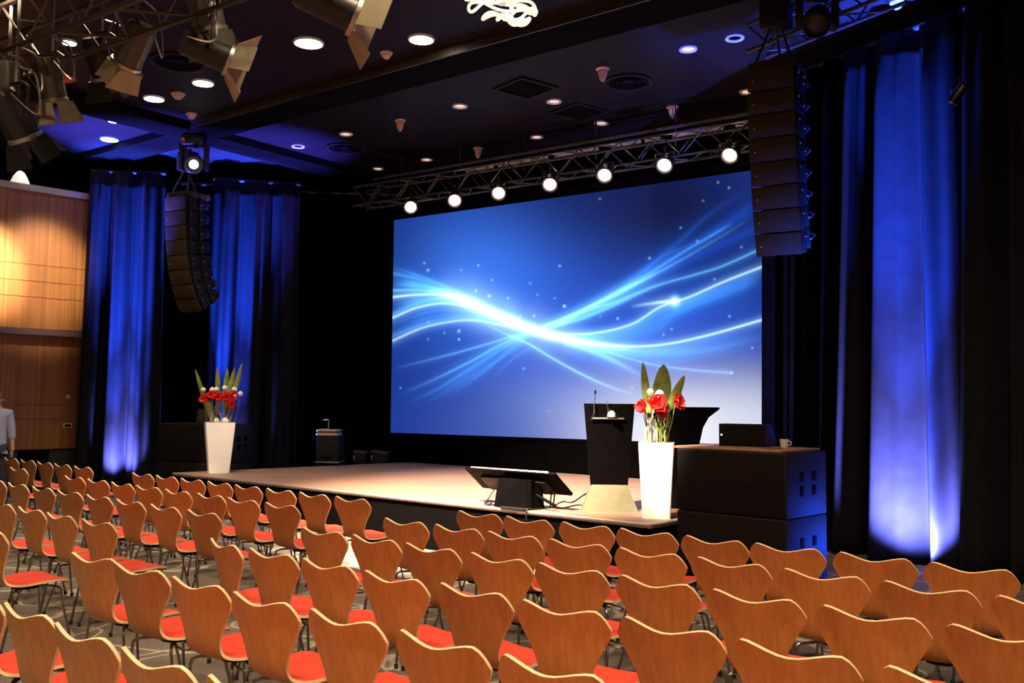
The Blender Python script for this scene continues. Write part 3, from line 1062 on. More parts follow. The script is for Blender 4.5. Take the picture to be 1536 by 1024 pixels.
# ------------------------------------------------------------------ planters and flowers
def planter(label, P, wt, wb, h, ang):
    t = thing('planter', label, 'planter', P, ang, 'white planters on the stage')
    mb = MB()
    prof = [(0.0, wb / 2), (0.01, wb / 2), (h - 0.02, wt / 2), (h, wt / 2)]
    rows = []

    def ring(hw, z, cr_):
        pts = []
        for cx, cy, a0 in ((1, 1, 0), (-1, 1, 90), (-1, -1, 180), (1, -1, 270)):
            for k in range(4):
                a = R(a0 + 30 * k)
                pts.append((cx * (hw - cr_) + cr_ * math.cos(a), cy * (hw - cr_) + cr_ * math.sin(a), z))
        return pts
    for z, hw in prof:
        rows.append(ring(hw, z, 0.022))
    rows.append(ring(wt / 2 - 0.02, h, 0.016))
    rows.append(ring(wt / 2 - 0.03, h - 0.06, 0.016))
    mb.grid(rows, None, True)
    k = len(mb.v) - 16
    mb.f.append([k + i for i in range(16)])
    mb.mi.append(0)
    mb.f.append(list(range(16))[::-1])
    mb.mi.append(0)
    mb.build('pot', 'white', t)
    MB().box((0, 0, h - 0.055), (wt - 0.07, wt - 0.07, 0.02)).build('soil', 'black', t, smooth=False)
    return t


def leaf_mesh(mb, base, tip, width, bend, side):
    base, tip = Vector(base), Vector(tip)
    d = tip - base
    L = d.length
    d.normalize()
    s = d.cross(Vector(side)).normalized()
    nrm = s.cross(d).normalized()
    rows = []
    for i in range(13):
        t = i / 12
        c = base + d * (L * t) + nrm * (bend * math.sin(t * PI * 0.5) ** 2)
        wdt = width * (math.sin(PI * min(1, t * 0.86 + 0.1)) ** 0.8) * (1 if t < 0.99 else 0.12)
        rows.append([c - s * wdt + nrm * (wdt * 0.35), c - s * (wdt * 0.5) + nrm * (wdt * 0.1), c, c + s * (wdt * 0.5) + nrm * (wdt * 0.1), c + s * wdt + nrm * (wdt * 0.35)])
    rows2 = [[p - nrm * 0.003 for p in r_][::-1] for r_ in rows]
    full = [a + b_ for a, b_ in zip(rows, rows2)]
    mb.grid(full, None, True)


def bloom(mb, c, r, ax, seed, petals=6):
    rnd = random.Random(seed)
    T = Matrix.Translation(c) @ rot_to(ax)
    for k in range(petals):
        a = 2 * PI * k / petals + rnd.uniform(-0.2, 0.2)
        op = 0.75 if k % 2 else 0.5
        rows = []
        for i in range(8):
            t = i / 7
            rad = r * (0.08 + op * 1.25 * t ** 0.8)
            z = r * (1.0 * t - 0.45 * t ** 3) * (1.1 if k % 2 else 1.3)
            wd = r * 0.62 * math.sin(PI * (0.12 + 0.8 * t)) ** 0.7
            row = []
            for j in range(-3, 4):
                q = j / 3
                row.append(T @ (Matrix.Rotation(a, 4, 'Z') @ Vector((rad - 0.28 * r * q * q * t, q * wd, z + 0.08 * r * math.sin(q * 5 + k)))))
            rows.append(row)
        rows2 = [[p + (Vector(c) - p) * 0.03 for p in r_][::-1] for r_ in rows]
        mb.grid([x + y for x, y in zip(rows, rows2)], None, True)


def egg(mb, c, r):
    mb.lathe([(0.001, -r), (r * 0.6, -r * 0.8), (r, 0), (r * 0.75, r * 0.7), (r * 0.3, r * 1.05), (0.001, r * 1.1)], 12, Matrix.Translation(c), False)


def arrangement(label, P, z, view, leaves, blooms, whites, nstem, seed, spread, hstem):
    """flowers drawn in a frame whose x axis runs across the view"""
    rnd = random.Random(seed)
    t = thing('flower_arrangement', label, 'flowers', (P.x, P.y, z), view, 'flower arrangements in the planters')
    for b0, tp, wd, bend in leaves:
        mb = MB()
        leaf_mesh(mb, b0, tp, wd, bend, (0, 1, 0.1))
        mb.build('leaf', 'leaf', t)
    for k, (c, r, ax) in enumerate(blooms):
        mb = MB()
        bloom(mb, c, r, ax, seed + k)
        f = mb.build('bloom', 'petal', t)
        mb = MB()
        mb.tube(crom([(c[0] * 0.5 + rnd.uniform(-.02, .02), rnd.uniform(-.05, .05), -0.03), (c[0] * 0.8, c[1] * 0.5, c[2] * 0.5), (c[0], c[1], c[2] + 0.01)], 6), 0.006, 6)
        mb.build('stem', 'stem', f)
    for c, r in whites:
        mb = MB()
        egg(mb, c, r)
        f = mb.build('white_bud', 'white_petal', t)
        MB().tube(crom([(c[0] * 0.7, rnd.uniform(-.04, .04), -0.03), (c[0] * 0.9, c[1] * 0.5, c[2] * 0.5), c], 6), 0.0035, 6).build('stem', 'stem', f)
    for k in range(nstem):
        x0 = rnd.uniform(-spread, spread) * 0.8
        x1 = x0 + rnd.uniform(-0.05, 0.05)
        y0, y1 = rnd.uniform(-0.1, 0.1), rnd.uniform(-0.12, 0.1)
        hh = hstem * rnd.uniform(0.75, 1.05)
        MB().tube(crom([(x0, y0, -0.035), (x0 + rnd.uniform(-.02, .02), y0, hh * 0.35), (x1, y1, hh * 0.75), (x1 + rnd.uniform(-.02, .02), y1, hh)], 5), rnd.uniform(0.003, 0.006), 5).build('twig', 'root' if x0 < 0.0 else 'stem', t)
    return t


PL = on_z(327.5, 708.5, SZ)
planter('white square planter at the far left corner of the stage', PL, 0.43, 0.3, 0.76, R(22))
vl = math.atan2(-PL.x, PL.y)
arrangement('red and white flowers with five upright leaves in the left planter', PL, SZ + 0.745, vl,
            [((-0.13, 0, 0.05), (-0.375, 0.02, 0.82), 0.035, -0.05), ((-0.02, 0.03, 0.2), (-0.06, 0, 0.86), 0.04, 0.02), ((0.06, 0, 0.2), (0.09, 0.05, 0.85), 0.045, 0.03),
             ((0.08, -0.03, 0.2), (0.2, 0, 0.86), 0.045, 0.05), ((0.14, 0, 0.2), (0.3, 0.02, 0.92), 0.035, -0.06)],
            [((-0.22, -0.1, 0.36), 0.085, (-0.5, -0.8, 0.2)), ((-0.13, -0.12, 0.42), 0.08, (-0.1, -0.9, 0.3)), ((-0.04, -0.14, 0.4), 0.085, (0.1, -1, 0.1)), ((0.08, -0.14, 0.4), 0.09, (0.1, -1, 0.1)),
             ((0.16, -0.1, 0.42), 0.085, (0.5, -0.8, 0.2)), ((0.14, -0.12, 0.31), 0.085, (0.3, -0.9, -0.2))],
            [((-0.25, -0.08, 0.5), 0.04), ((-0.12, -0.1, 0.5), 0.045), ((-0.06, -0.1, 0.51), 0.04), ((0.06, -0.1, 0.53), 0.045), ((0.2, -0.05, 0.51), 0.045), ((0.29, -0.04, 0.45), 0.04), ((0.21, -0.1, 0.42), 0.03), ((-0.05, 0.0, 0.03), 0.05), ((0.08, -0.02, 0.03), 0.06)],
            22, 5, 0.2, 0.34)
PR = on_z(985, 775.5, SZ)
planter('tall white planter on the stage edge beside the right subwoofer stack', PR, 0.345, 0.27, 0.73, R(-10))
vr = math.atan2(-PR.x, PR.y)
arrangement('big red flowers and broad green leaves in the right planter beside the lectern', PR, SZ + 0.715, vr,
            [((-0.08, 0.02, 0.3), (-0.135, 0, 0.8), 0.04, 0.02), ((0.04, 0.04, 0.3), (0.07, 0.03, 0.78), 0.09, 0.03), ((0.1, 0, 0.3), (0.27, 0, 0.67), 0.045, -0.04), ((-0.03, 0, 0.3), (-0.02, 0.03, 0.6), 0.03, 0.02),
             ((-0.08, -0.02, 0.25), (-0.03, -0.05, 0.56), 0.03, 0.05), ((-0.02, 0.05, 0.3), (0.02, 0.08, 0.66), 0.04, 0.0)],
            [((-0.12, -0.1, 0.36), 0.085, (-0.6, -0.7, 0.1)), ((0.01, -0.16, 0.39), 0.105, (0.05, -1, 0.15)), ((0.18, -0.1, 0.4), 0.095, (0.8, -0.5, 0.2)), ((0.04, -0.14, 0.33), 0.08, (0.3, -1, -0.2))],
            [((-0.06, -0.1, 0.5), 0.035), ((0.03, -0.12, 0.47), 0.05), ((0.1, -0.12, 0.33), 0.022)],
            30, 9, 0.15, 0.32)

# ------------------------------------------------------------------ lectern with tapered front
P = on_z(915, 767, SZ)
face = math.atan2(-P.x, P.y) * 0.6
t = thing('lectern', 'tall black tapered lectern with gooseneck microphone standing on a tan base plate', 'lectern', P, face)


def slab(mb, w0, w1, z0, z1, y0, y1, th):
    """trapezoid plate: widths w0 (bottom) and w1 (top), front y0 at the bottom, y1 at the top"""
    vs = []
    for yo in (0, th):
        vs += [(-w0 / 2, y0 + yo, z0), (w0 / 2, y0 + yo, z0), (w1 / 2, y1 + yo, z1), (-w1 / 2, y1 + yo, z1)]
    mb.add(vs, [(0, 1, 2, 3), (7, 6, 5, 4), (0, 4, 5, 1), (1, 5, 6, 2), (2, 6, 7, 3), (3, 7, 4, 0)])


dl = P.y
pxm = dl / F
mb = MB()
slab(mb, 0.385, 0.53, 0.24, 1.1, 0.2, 0.17, 0.3)
mb.build('body', 'black', t, smooth=False)
mb = MB()
slab(mb, 0.58, 0.37, 0.0, 0.255, -0.02, 0.2, 0.3)
mb.build('base_plate', 'tan', t, smooth=False)
mb = MB()
mb.box((-0.02, 0.17, 0.945), (0.345, 0.05, 0.018), bev=0.004)
mb.build('shelf', 'alu', t)
g = MB().tube(crom([(-0.2, 0.15, 0.93), (-0.165, 0.14, 1.0), (-0.16, 0.15, 1.1), (-0.15, 0.16, 1.2)], 6), 0.006, 6).build('gooseneck_microphone', 'chrome', t)
MB().tube([(-0.15, 0.16, 1.2), (-0.149, 0.16, 1.24)], 0.009, 8).build('capsule', 'black', g)
mb = MB()
mb.tube(crom([(-0.02, 0.15, 0.955), (-0.02, 0.13, 1.02), (-0.025, 0.13, 1.08), (-0.03, 0.14, 1.13)], 6), 0.006, 6)
mb.tube(crom([(-0.02, 0.13, 1.06), (0.03, 0.12, 1.02), (0.07, 0.12, 0.98)], 6), 0.005, 6)
g = mb.build('microphone_clip', 'chrome', t)
mb = MB()
mb.lathe([(0.001, 0), (0.05, 0.01), (0.045, 0.04), (0.02, 0.07), (0.001, 0.075)], 7, Matrix.Translation((0.02, 0.13, 0.955)))
mb.build('crumpled_paper', 'white_plastic', g, smooth=False)

# second, flared lectern behind the right planter
P = at_y(1018, 700, 10.2)
P.z = SZ
t = thing('lectern', 'dark lectern with outward flaring sides behind the right flowers', 'lectern', P, math.atan2(-P.x, P.y) * 0.7)
HT = on_wall(1075, 613, P, (1, 0)).z - SZ
prof = [(0.3, 0.0), (0.215, 0.06), (0.2, 0.3), (0.2, HT - 0.5), (0.215, HT - 0.36), (0.25, HT - 0.2), (0.31, HT - 0.09), (0.4, HT - 0.02), (0.425, HT)]
mb = MB()
rows = []
for x, z in prof:
    rows.append([(-x, -0.12, z), (x, -0.12, z), (x, 0.12, z), (-x, 0.12, z)])
mb.grid(rows, None, True)
mb.f.append([0, 1, 2, 3])
k = len(mb.v) - 4
mb.f.append([k + 3, k + 2, k + 1, k])
mb.mi += [0, 0]
mb.build('body', 'black', t, angle=50)
MB().box((0, 0.02, HT + 0.008), (0.84, 0.34, 0.018), Matrix.Identity(4), bev=0.004).build('desk_top', 'black', t)

# ------------------------------------------------------------------ confidence monitor lying tilted on a cloth covered stand
C = on_z(776, 764.5, SZ) + SV * 0.14
t = thing('television', 'flat television tilted back on a black cloth draped stand at the stage front', 'television', C, ROW)
# local: x along the stage front, y upstage
wt, zt_, zb_ = 1.25, 0.39, 0.155
y0_, y1_ = -0.04, 0.27
L = math.hypot(y1_ - y0_, zt_ - zb_)
tilt = math.atan2(zb_ - zt_, y1_ - y0_)
T = Matrix.Translation((-0.22, (y0_ + y1_) / 2, (zt_ + zb_) / 2)) @ Matrix.Rotation(tilt, 4, 'X')
MB().box((0, 0, 0), (wt, L, 0.035), T, bev=0.01).build('bezel', 'black', t)
MB().box((0, 0.0, 0.019), (wt - 0.05, L - 0.05, 0.006), T, bev=0.002).build('display', 'cabinet', t)
MB().box((0, 0.03, -0.035), (wt * 0.72, L * 0.6, 0.04), T, bev=0.012).build('rear_cover', 'cabinet', t)
MB().box((0, -L / 2 - 0.002, 0.006), (wt * 0.86, 0.006, 0.018), T, bev=0.002).build('chrome_strip', 'alu', t)
T2 = Matrix.Translation((-0.12, 0.04, 0))
rows = []
for j in range(9):
    z = j / 8 * 0.3
    row = []
    for i in range(40):
        a = 2 * PI * i / 40
        wx, wy = 0.23 + 0.03 * (1 - j / 8), 0.13 + 0.03 * (1 - j / 8)
        ca, sa = math.cos(a), math.sin(a)
        e = 0.5
        x = wx * math.copysign(abs(ca) ** e, ca)
        y = wy * math.copysign(abs(sa) ** e, sa)
        k = 1 + 0.05 * (1 - j / 8) * math.sin(7 * a + 1) + 0.03 * math.sin(11 * a)
        row.append((x * k, y * k, z))
    rows.append(row)
mb = MB()
mb.grid(rows, T2, True)
mb.f.append([len(mb.v) - 40 + i for i in range(40)])
mb.mi.append(0)
mb.build('cloth_cover', 'molton', t)
MB().box((-0.05, -0.02, 0.012), (0.34, 0.3, 0.02), bev=0.004).build('stand_base', 'cabinet', t)
mb = MB()
mb.tube([(0.12, 0.02, 0.15), (0.36, 0.02, 0.06)], 0.018, 6)
mb.tube([(0.34, 0.02, 0.03), (0.34, 0.05, 0.2)], 0.008, 6)
mb.tube([(0.24, 0.1, 0.02), (0.24, 0.12, 0.2)], 0.008, 6)
mb.build('stand_leg', 'black', t)


def cable(label, pts, r=0.007):
    o = MB().tube(crom([(p[0], p[1], SZ + r + 0.001 + (p[2] if len(p) > 2 else 0)) for p in pts], 8), r, 6).build('cable', 'cable')
    return tag(o, label, 'cable')


def dk(px, py, h=0):
    p = on_z(px, py, SZ)
    return (p.x, p.y, h)


cable('thin dark cable looping on the stage between television and lectern', [dk(885, 737), dk(872, 745), dk(858, 754), dk(846, 753), dk(836, 756), dk(834, 761), dk(842, 763), dk(856, 760), dk(868, 758), dk(878, 760)])
cable('black cable coiled on the stage left of the television stand', [dk(741, 742, 0.05), dk(732, 749), dk(727, 756), dk(733, 757), dk(739, 753), dk(733, 752), dk(729, 758), dk(742, 758)])
pu = on_z(793, 766.2, SZ)
cable('short black cable hanging over the front edge of the stage', [(pu.x + SV.x * 0.25, pu.y + SV.y * 0.25, 0), (pu.x + SV.x * 0.08, pu.y + SV.y * 0.08, 0.002), (pu.x - SV.x * 0.03, pu.y - SV.y * 0.03, 0.012), (pu.x - SV.x * 0.035, pu.y - SV.y * 0.035, -0.1)])

# ------------------------------------------------------------------ equipment at the back of the stage
P = on_z(486, 698.5, SZ) + SU * 0.06
t = thing('equipment_cart', 'black equipment rack on wheels at the back left edge of the stage', 'cart', P, R(-8))
for dx in (-0.18, 0.18):
    for dy in (0.05, 0.35):
        MB().lathe([(0.025, -0.012), (0.026, 0.012)], 12, Matrix.Translation((dx, dy, 0.026)) @ Matrix.Rotation(PI / 2, 4, 'X')).build('caster', 'rubber', t)
MB().box((0, 0.2, 0.062), (0.42, 0.38, 0.022), bev=0.004).build('base_rail', 'alu', t)
MB().box((0, 0.2, 0.29), (0.38, 0.36, 0.44), bev=0.01).build('cabinet', 'cabinet', t)
MB().box((0, 0.015, 0.14), (0.14, 0.02, 0.03), bev=0.004).build('handle', 'black', t)
P2 = P + Vector((0, 0.2, 0.51))
t = thing('mixer_case', 'red and cream equipment case lying on the black rack', 'case', P2, R(-8))
MB().box((0, 0, 0.02), (0.36, 0.3, 0.035), bev=0.005).build('base', 'white_plastic', t)
MB().box((0, 0, 0.055), (0.34, 0.29, 0.045), bev=0.005).build('body', 'redbox', t)
MB().box((0, 0, 0.088), (0.35, 0.3, 0.022), bev=0.005).build('lid', 'white_plastic', t)
P3 = P2 + Vector((-0.06, 0, 0.1))
t = thing('desk_lamp', 'small bent work lamp on the red equipment case', 'lamp', P3, R(-8))
MB().box((-0.02, 0, 0.008), (0.16, 0.1, 0.015), bev=0.003).build('base', 'alu', t)
MB().tube(crom([(0.045, 0, 0.012), (0.05, 0, 0.1), (0.045, 0, 0.155), (0.0, 0, 0.165), (-0.05, 0, 0.16)], 5), 0.011, 8).build('arm', 'alu', t)
for (x0, x1, lab) in ((533, 552, 'low black flight case left of the pair behind the stage corner'), (559, 585, 'low black flight case nearest the screen behind the stage corner')):
    a, b_ = at_y(x0, 677, 17.35), at_y(x1, 677, 17.35)
    c = (a + b_) / 2
    w = (b_ - a).length
    t = thing('flight_case', lab, 'case', (c.x, c.y, 0), R(-6), 'flight cases behind the stage')
    MB().box((0, 0, 0.35), (w, 0.32, 0.7), bev=0.01).build('body', 'cabinet', t)
    T = Matrix.Translation((0, 0, 0.725)) @ Matrix.Rotation(R(6), 4, 'Y')
    MB().box((0, 0, 0), (w, 0.33, 0.035), T, bev=0.006).build('lid', 'olive', t)
    MB().box((-w / 2 + 0.02, -0.166, 0.62), (0.03, 0.01, 0.09), bev=0.003).build('catch', 'alu', t)


# ------------------------------------------------------------------ truss and barn door spotlights, top left
tz_ = 4.42
a = on_z(-90, 105, tz_)
b_ = on_z(205, -10, tz_)
truss('truss', 'bronze lattice truss carrying spotlights in the upper left corner', a - (b_ - a) * 0.3, b_ + (b_ - a) * 0.6, 0.36, 'trussgold', 0.36, 0.02)


def spotlight(label, px, py, dist, aim, mat='olive', door='glare_metal', size=1.0, doors=4, hang=0.35, lens='amber', ribs=True, open_=35):
    P = at_y(px, py, dist)
    d = (r2 * aim[0] + u2 * aim[1] + fwd * aim[2]).normalized()
    t = thing('spotlight', label, 'lamp', P, 0, 'spotlights in the upper left')
    size *= 0.82
    T = rot_to(d) @ Matrix.Scale(size, 4)
    mb = MB()
    rows = []
    n = 48
    for z, r_ in ((-0.24, 0.06), (-0.235, 0.1), (-0.2, 0.115), (0.12, 0.115), (0.15, 0.12)):
        row = []
        for k in range(n):
            a_ = 2 * PI * k / n
            rr = r_ * (1 + (0.1 if ribs and (k // 3) % 2 and -0.22 < z < 0.13 else 0))
            row.append((rr * math.cos(a_), rr * math.sin(a_), z))
        rows.append(row)
    mb.grid(rows, T, True)
    mb.f.append(list(range(n))[::-1])
    mb.mi.append(0)
    mb.build('housing', mat, t)
    MB().lathe([(0.118, 0.14), (0.135, 0.145), (0.135, 0.175), (0.112, 0.175), (0.11, 0.15)], 28, T).build('front_ring', 'alu', t)
    MB().lathe([(0.001, 0.165), (0.06, 0.16), (0.108, 0.148), (0.108, 0.14), (0.001, 0.14)], 24, T, False).build('lens', lens, t)
    for k in range(doors):
        Tk = T @ Matrix.Rotation(k * PI / 2, 4, 'Z') @ Matrix.Translation((0, 0.125, 0.18)) @ Matrix.Rotation(R(-open_), 4, 'X')
        mb = MB()
        w0, w1, h = 0.1, (0.16 if k % 2 == 0 else 0.11), 0.2
        mb.add([Tk @ Vector(p) for p in ((-w0, 0, 0), (w0, 0, 0), (w1, 0, h), (-w1, 0, h), (-w0, 0.005, 0), (w0, 0.005, 0), (w1, 0.005, h), (-w1, 0.005, h))],
               [(0, 1, 2, 3), (7, 6, 5, 4), (0, 4, 5, 1), (1, 5, 6, 2), (2, 6, 7, 3), (3, 7, 4, 0)])
        mb.build('barn_door', door, t, smooth=False)
    s = d.cross(Vector((0, 0, 1))).normalized() * (0.15 * size)
    top = Vector((0, 0, hang * size))
    mb = MB()
    mb.tube([s, s * 1.05 + top * 0.7, s * 0.5 + top * 0.85, -s * 0.5 + top * 0.85, -s * 1.05 + top * 0.7, -s], 0.012, 6)
    mb.build('yoke', mat, t)
    mb = MB()
    mb.tube([top * 0.85, top * 1.15], 0.02, 8)
    mb.tube([top * 1.15, Vector((0, 0, CEIL - P.z))], 0.012, 6)
    mb.build('clamp', 'alu', t)
    mb = MB()
    pts = [top * 1.2 + s * 0.3, top * 0.9 + s * 1.6, s * 1.9, s * 0.6 - d * 0.22 * size]
    mb.tube(crom(pts, 8), 0.007, 6)
    mb.build('cord', 'alu', t)
    return t


spotlight('grey ribbed spotlight with open flaps hanging beside the lattice truss end', 200, 72, 7.0, (-0.55, -0.8, 0.35), 'olive', 'glare_metal', 1.05, hang=0.4, lens='bluelens', open_=-4)
spotlight('grey ribbed spotlight pointing straight down under the lattice truss', 75, 125, 7.1, (0.12, -1, 0.25), 'olive', 'glare_metal', 0.98, lens='bluelens', open_=12)
spotlight('grey ribbed spotlight cut by the left picture edge under the truss', 12, 130, 6.9, (-0.12, -1, 0.2), 'olive', 'darklamp', 0.95, open_=10)
spotlight('dark square flapped spotlight lowest at the left picture edge', 22, 178, 6.8, (0.25, -0.8, 0.45), 'darklamp', 'darklamp', 1.1, lens='led', open_=18)
spotlight('grey ribbed spotlight reaching in from the top edge above the amber spotlight', 308, 12, 6.4, (0.16, -1, 0.25), 'olive', 'olive', 1.1, open_=2)
spotlight('dark spotlight with amber lens and one wide pale flap', 315, 78, 6.3, (0.82, -0.32, 0.35), 'darklamp', 'glare_metal', 1.0, lens='amber', ribs=False, open_=42)
spotlight('dark spotlight with pale flap at the top edge nearest the bright ceiling lights', 498, 8, 6.0, (0.85, -0.35, 0.3), 'darklamp', 'glare_metal', 1.2, lens='amber', ribs=False, open_=40)
spotlight('dark flapped spotlight hanging just below the lattice truss behind the ribbed one', 150, 92, 7.6, (0.1, -0.9, 0.45), 'darklamp', 'darklamp', 1.0, ribs=False, open_=25)


# ------------------------------------------------------------------ ceiling fittings
def downlight(label, px, py, r, mat, light=0, col=(1, 0.85, 0.65)):
    P = on_z(px, py, CEIL - 0.001)
    t = thing('downlight', label, 'ceiling light', P, 0, 'round ceiling downlights')
    MB().lathe([(r * 0.62, 0.02), (r * 0.66, -0.012), (r * 0.95, -0.02), (r, -0.008), (r, 0.0)], 28, None, False).build('trim_ring', 'white_plastic', t)
    MB().lathe([(0.001, -0.022 if light or mat == 'lamp_glow' else -0.006), (r * (0.8 if mat == 'lamp_glow' else 0.5), -0.021 if mat == 'lamp_glow' else -0.006), (r * (0.88 if mat == 'lamp_glow' else 0.66), -0.017 if mat == 'lamp_glow' else -0.002), (r * 0.6, 0.01), (0.001, 0.012)], 24, None, False).build('diffuser', mat, t)
    if light:
        spot('downlight beam', P - Vector((0, 0, 0.06)), P - Vector((0, 0, 3)), light, col, 105, 0.8, 0.1)
    return t


DL = 190
downlight('brightest glowing ceiling downlight under the pale flapped spotlight', 463, 64, 0.19, 'lamp_glow', DL)
downlight('glowing ceiling downlight left of the white coil chandelier', 632, 58.5, 0.165, 'lamp_glow', DL)
downlight('glowing ceiling downlight below the amber lens spotlight', 304.5, 124, 0.155, 'lamp_glow', DL)
downlight('glowing ceiling downlight beside the flaps of the ribbed spotlight', 231, 147.5, 0.155, 'lamp_glow', DL)
downlight('glowing ceiling downlight seen just below the lattice truss', 103, 63, 0.1, 'lamp_glow', DL)
downlight('glowing ceiling downlight in the blue lit area nearest the ceiling channel crossing', 164, 208.5, 0.15, 'lamp_glow')
downlight('glowing ceiling downlight in the blue lit area nearest the wood wall', 59, 213.5, 0.16, 'lamp_glow')
downlight('small glowing downlight at the edge of the blue lit ceiling area', 170, 181, 0.08, 'lamp_glow')
downlight('long glowing ceiling downlight on the near edge of the blue area', 169, 173, 0.12, 'lamp_glow')
for lab, px, py in (('purple tinted downlight left of the pair near the right speaker array', 1032, 73), ('purple tinted downlight touching the pipe by the right speaker array', 1102, 56.5),
                    ('unlit downlight behind the white ceiling sensor of the middle row', 690, 158.5), ('unlit downlight between the two square ceiling openings', 831, 151.5),
                    ('unlit downlight right of the farther square ceiling opening', 902, 184), ('unlit downlight nearest above the middle of the lamp truss', 805, 205),
                    ('unlit downlight above the round vent near the blue ceiling area', 519, 200.5), ('white ringed downlight on the blue ceiling over the left curtain', 447, 219),
                    ('unlit downlight right of the far square opening above the screen corner', 640, 239), ('farthest unlit downlight above the dark curtain', 567, 252.5),
                    ('unlit downlight half hidden behind the right speaker array', 1121, 137)):
    downlight(lab, px, py, 0.115, 'reflection_glow' if px not in (447, 1102) else 'black')


def sensor(label, px, py, r, cone=True):
    P = on_z(px, py, CEIL)
    t = thing('ceiling_sensor', label, 'sensor', P, 0, 'ceiling sensors')
    MB().lathe([(r, 0.0), (r, -0.02), (r * 0.8, -0.03), (r * 0.3, -0.032)], 20).build('base', 'pink_plastic', t)
    if cone:
        MB().lathe([(r * 0.75, -0.025), (r * 0.72, -0.06), (r * 0.45, -0.15), (r * 0.2, -0.18), (0.001, -0.185)], 20).build('cone', 'pink_plastic', t)
    else:
        MB().lathe([(r * 0.85, -0.02), (r * 0.75, -0.05), (r * 0.4, -0.085), (0.001, -0.095)], 20).build('dome', 'pink_plastic', t)


sensor('pale conical ceiling sensor beside the round vent', 904, 102, 0.09)
sensor('pale conical ceiling sensor nearest the right speaker array', 1009, 160, 0.09)
sensor('pale conical ceiling sensor over the left end of the screen', 600, 180, 0.085)
sensor('pale conical ceiling sensor over the middle of the screen', 717, 222, 0.085)
sensor('pink domed ceiling sensor under the pale flap of the topmost spotlight', 579.5, 78, 0.08, False)
sensor('pink domed ceiling sensor between two glowing downlights', 267, 140, 0.1, False)
sensor('reddish domed ceiling sensor just before the channel crossing', 287, 170, 0.085, False)
sensor('pink domed ceiling sensor over the right blue curtain', 1346, 2, 0.08, False)
P = on_z(93, 116, CEIL)
t = thing('ceiling_disc', 'flat round reddish ceiling disc behind the ribbed spotlight', 'disc', P)
o_red = simple('dull red disc', (0.5, 0.07, 0.05), 0.6)
MB().lathe([(0.001, -0.025), (0.16, -0.025), (0.18, -0.015), (0.18, 0)], 32, None, False).build('cover', o_red, t)


def round_vent(label, px, py, r):
    P = on_z(px, py, CEIL)
    t = thing('ceiling_vent', label, 'vent', P, 0, 'round ceiling vents')
    MB().lathe([(r * 0.86, -0.01), (r * 0.9, -0.035), (r, -0.03), (r, 0)], 36, None, False).build('rim', 'cabinet', t)
    for k in range(1, 4):
        q_ = r * (0.2 * k + 0.1)
        MB().lathe([(q_, -0.012), (q_ + 0.02, -0.03), (q_ + 0.035, -0.03), (q_ + 0.02, -0.005)], 30, None, False).build('cone_ring', 'black', t)


round_vent('round dark ceiling vent in front of the right end of the screen', 942, 122, 0.33)
round_vent('round dark ceiling vent right of the blue lit ceiling', 518, 221, 0.33)
round_vent('round ceiling vent behind the amber lens spotlight', 268, 92, 0.36)
for lab, px, py in (('square dark ceiling opening nearest the long channel', 788, 131), ('square dark ceiling opening nearest the lamp truss', 868, 167), ('square dark ceiling opening above the left end of the screen', 606, 229)):
    P = on_z(px, py, CEIL)
    t = thing('ceiling_hatch', lab, 'hatch', P, R(38), 'square ceiling openings')
    mb = MB()
    for sx, sy, w, h in ((0, -0.31, 0.66, 0.04), (0, 0.31, 0.66, 0.04), (-0.31, 0, 0.04, 0.58), (0.31, 0, 0.04, 0.58)):
        mb.box((sx, sy, -0.015), (w, h, 0.03), bev=0.003)
    mb.build('frame', 'cabinet', t)
    MB().box((0, 0, -0.004), (0.58, 0.58, 0.008)).build('panel', 'black_wall', t, smooth=False)

# white coiled tube chandelier at the top edge
P = at_y(753, 4, 8.3)
t = thing('chandelier', 'glowing white chandelier of looping tubes at the top edge', 'chandelier', P)
t.scale = (0.78, 0.78, 0.78)
rnd = random.Random(4)
for k, (cx, cz, rx, ry, tl, ph) in enumerate(((-0.02, -0.02, 0.42, 0.3, 12, 0), (0.05, -0.19, 0.27, 0.2, 8, 1), (0.1, -0.2, 0.15, 0.12, 14, 2), (-0.1, 0.02, 0.3, 0.22, -18, 3), (0.16, 0.0, 0.26, 0.2, 22, 4),
                                             (-0.04, 0.05, 0.2, 0.16, 30, 5), (0.2, -0.13, 0.2, 0.16, -14, 6), (0.0, 0.14, 0.44, 0.34, -6, 7), (0.03, 0.1, 0.12, 0.3, 40, 8))):
    Tm = Matrix.Translation((cx, 0, cz)) @ Matrix.Rotation(R(tl), 4, 'Y') @ Matrix.Rotation(R(18 + 9 * math.sin(ph)), 4, 'X')
    pts = [(rx * math.cos(a_), ry * math.sin(a_), 0.04 * math.sin(3 * a_ + ph)) for a_ in np.linspace(0, 2 * PI, 49)[:-1]]
    MB().tube(pts, 0.018, 8, Tm, True).build('tube_loop', 'neon', t)
MB().lathe([(0.05, -0.02), (0.06, 0.05), (0.03, 0.12), (0.012, 0.14)], 16).build('hub', 'white_plastic', t)
MB().tube([(0, 0, 0.12), (0, 0, (CEIL - P.z) / 0.78)], 0.008, 6).build('cord', 'white_plastic', t)

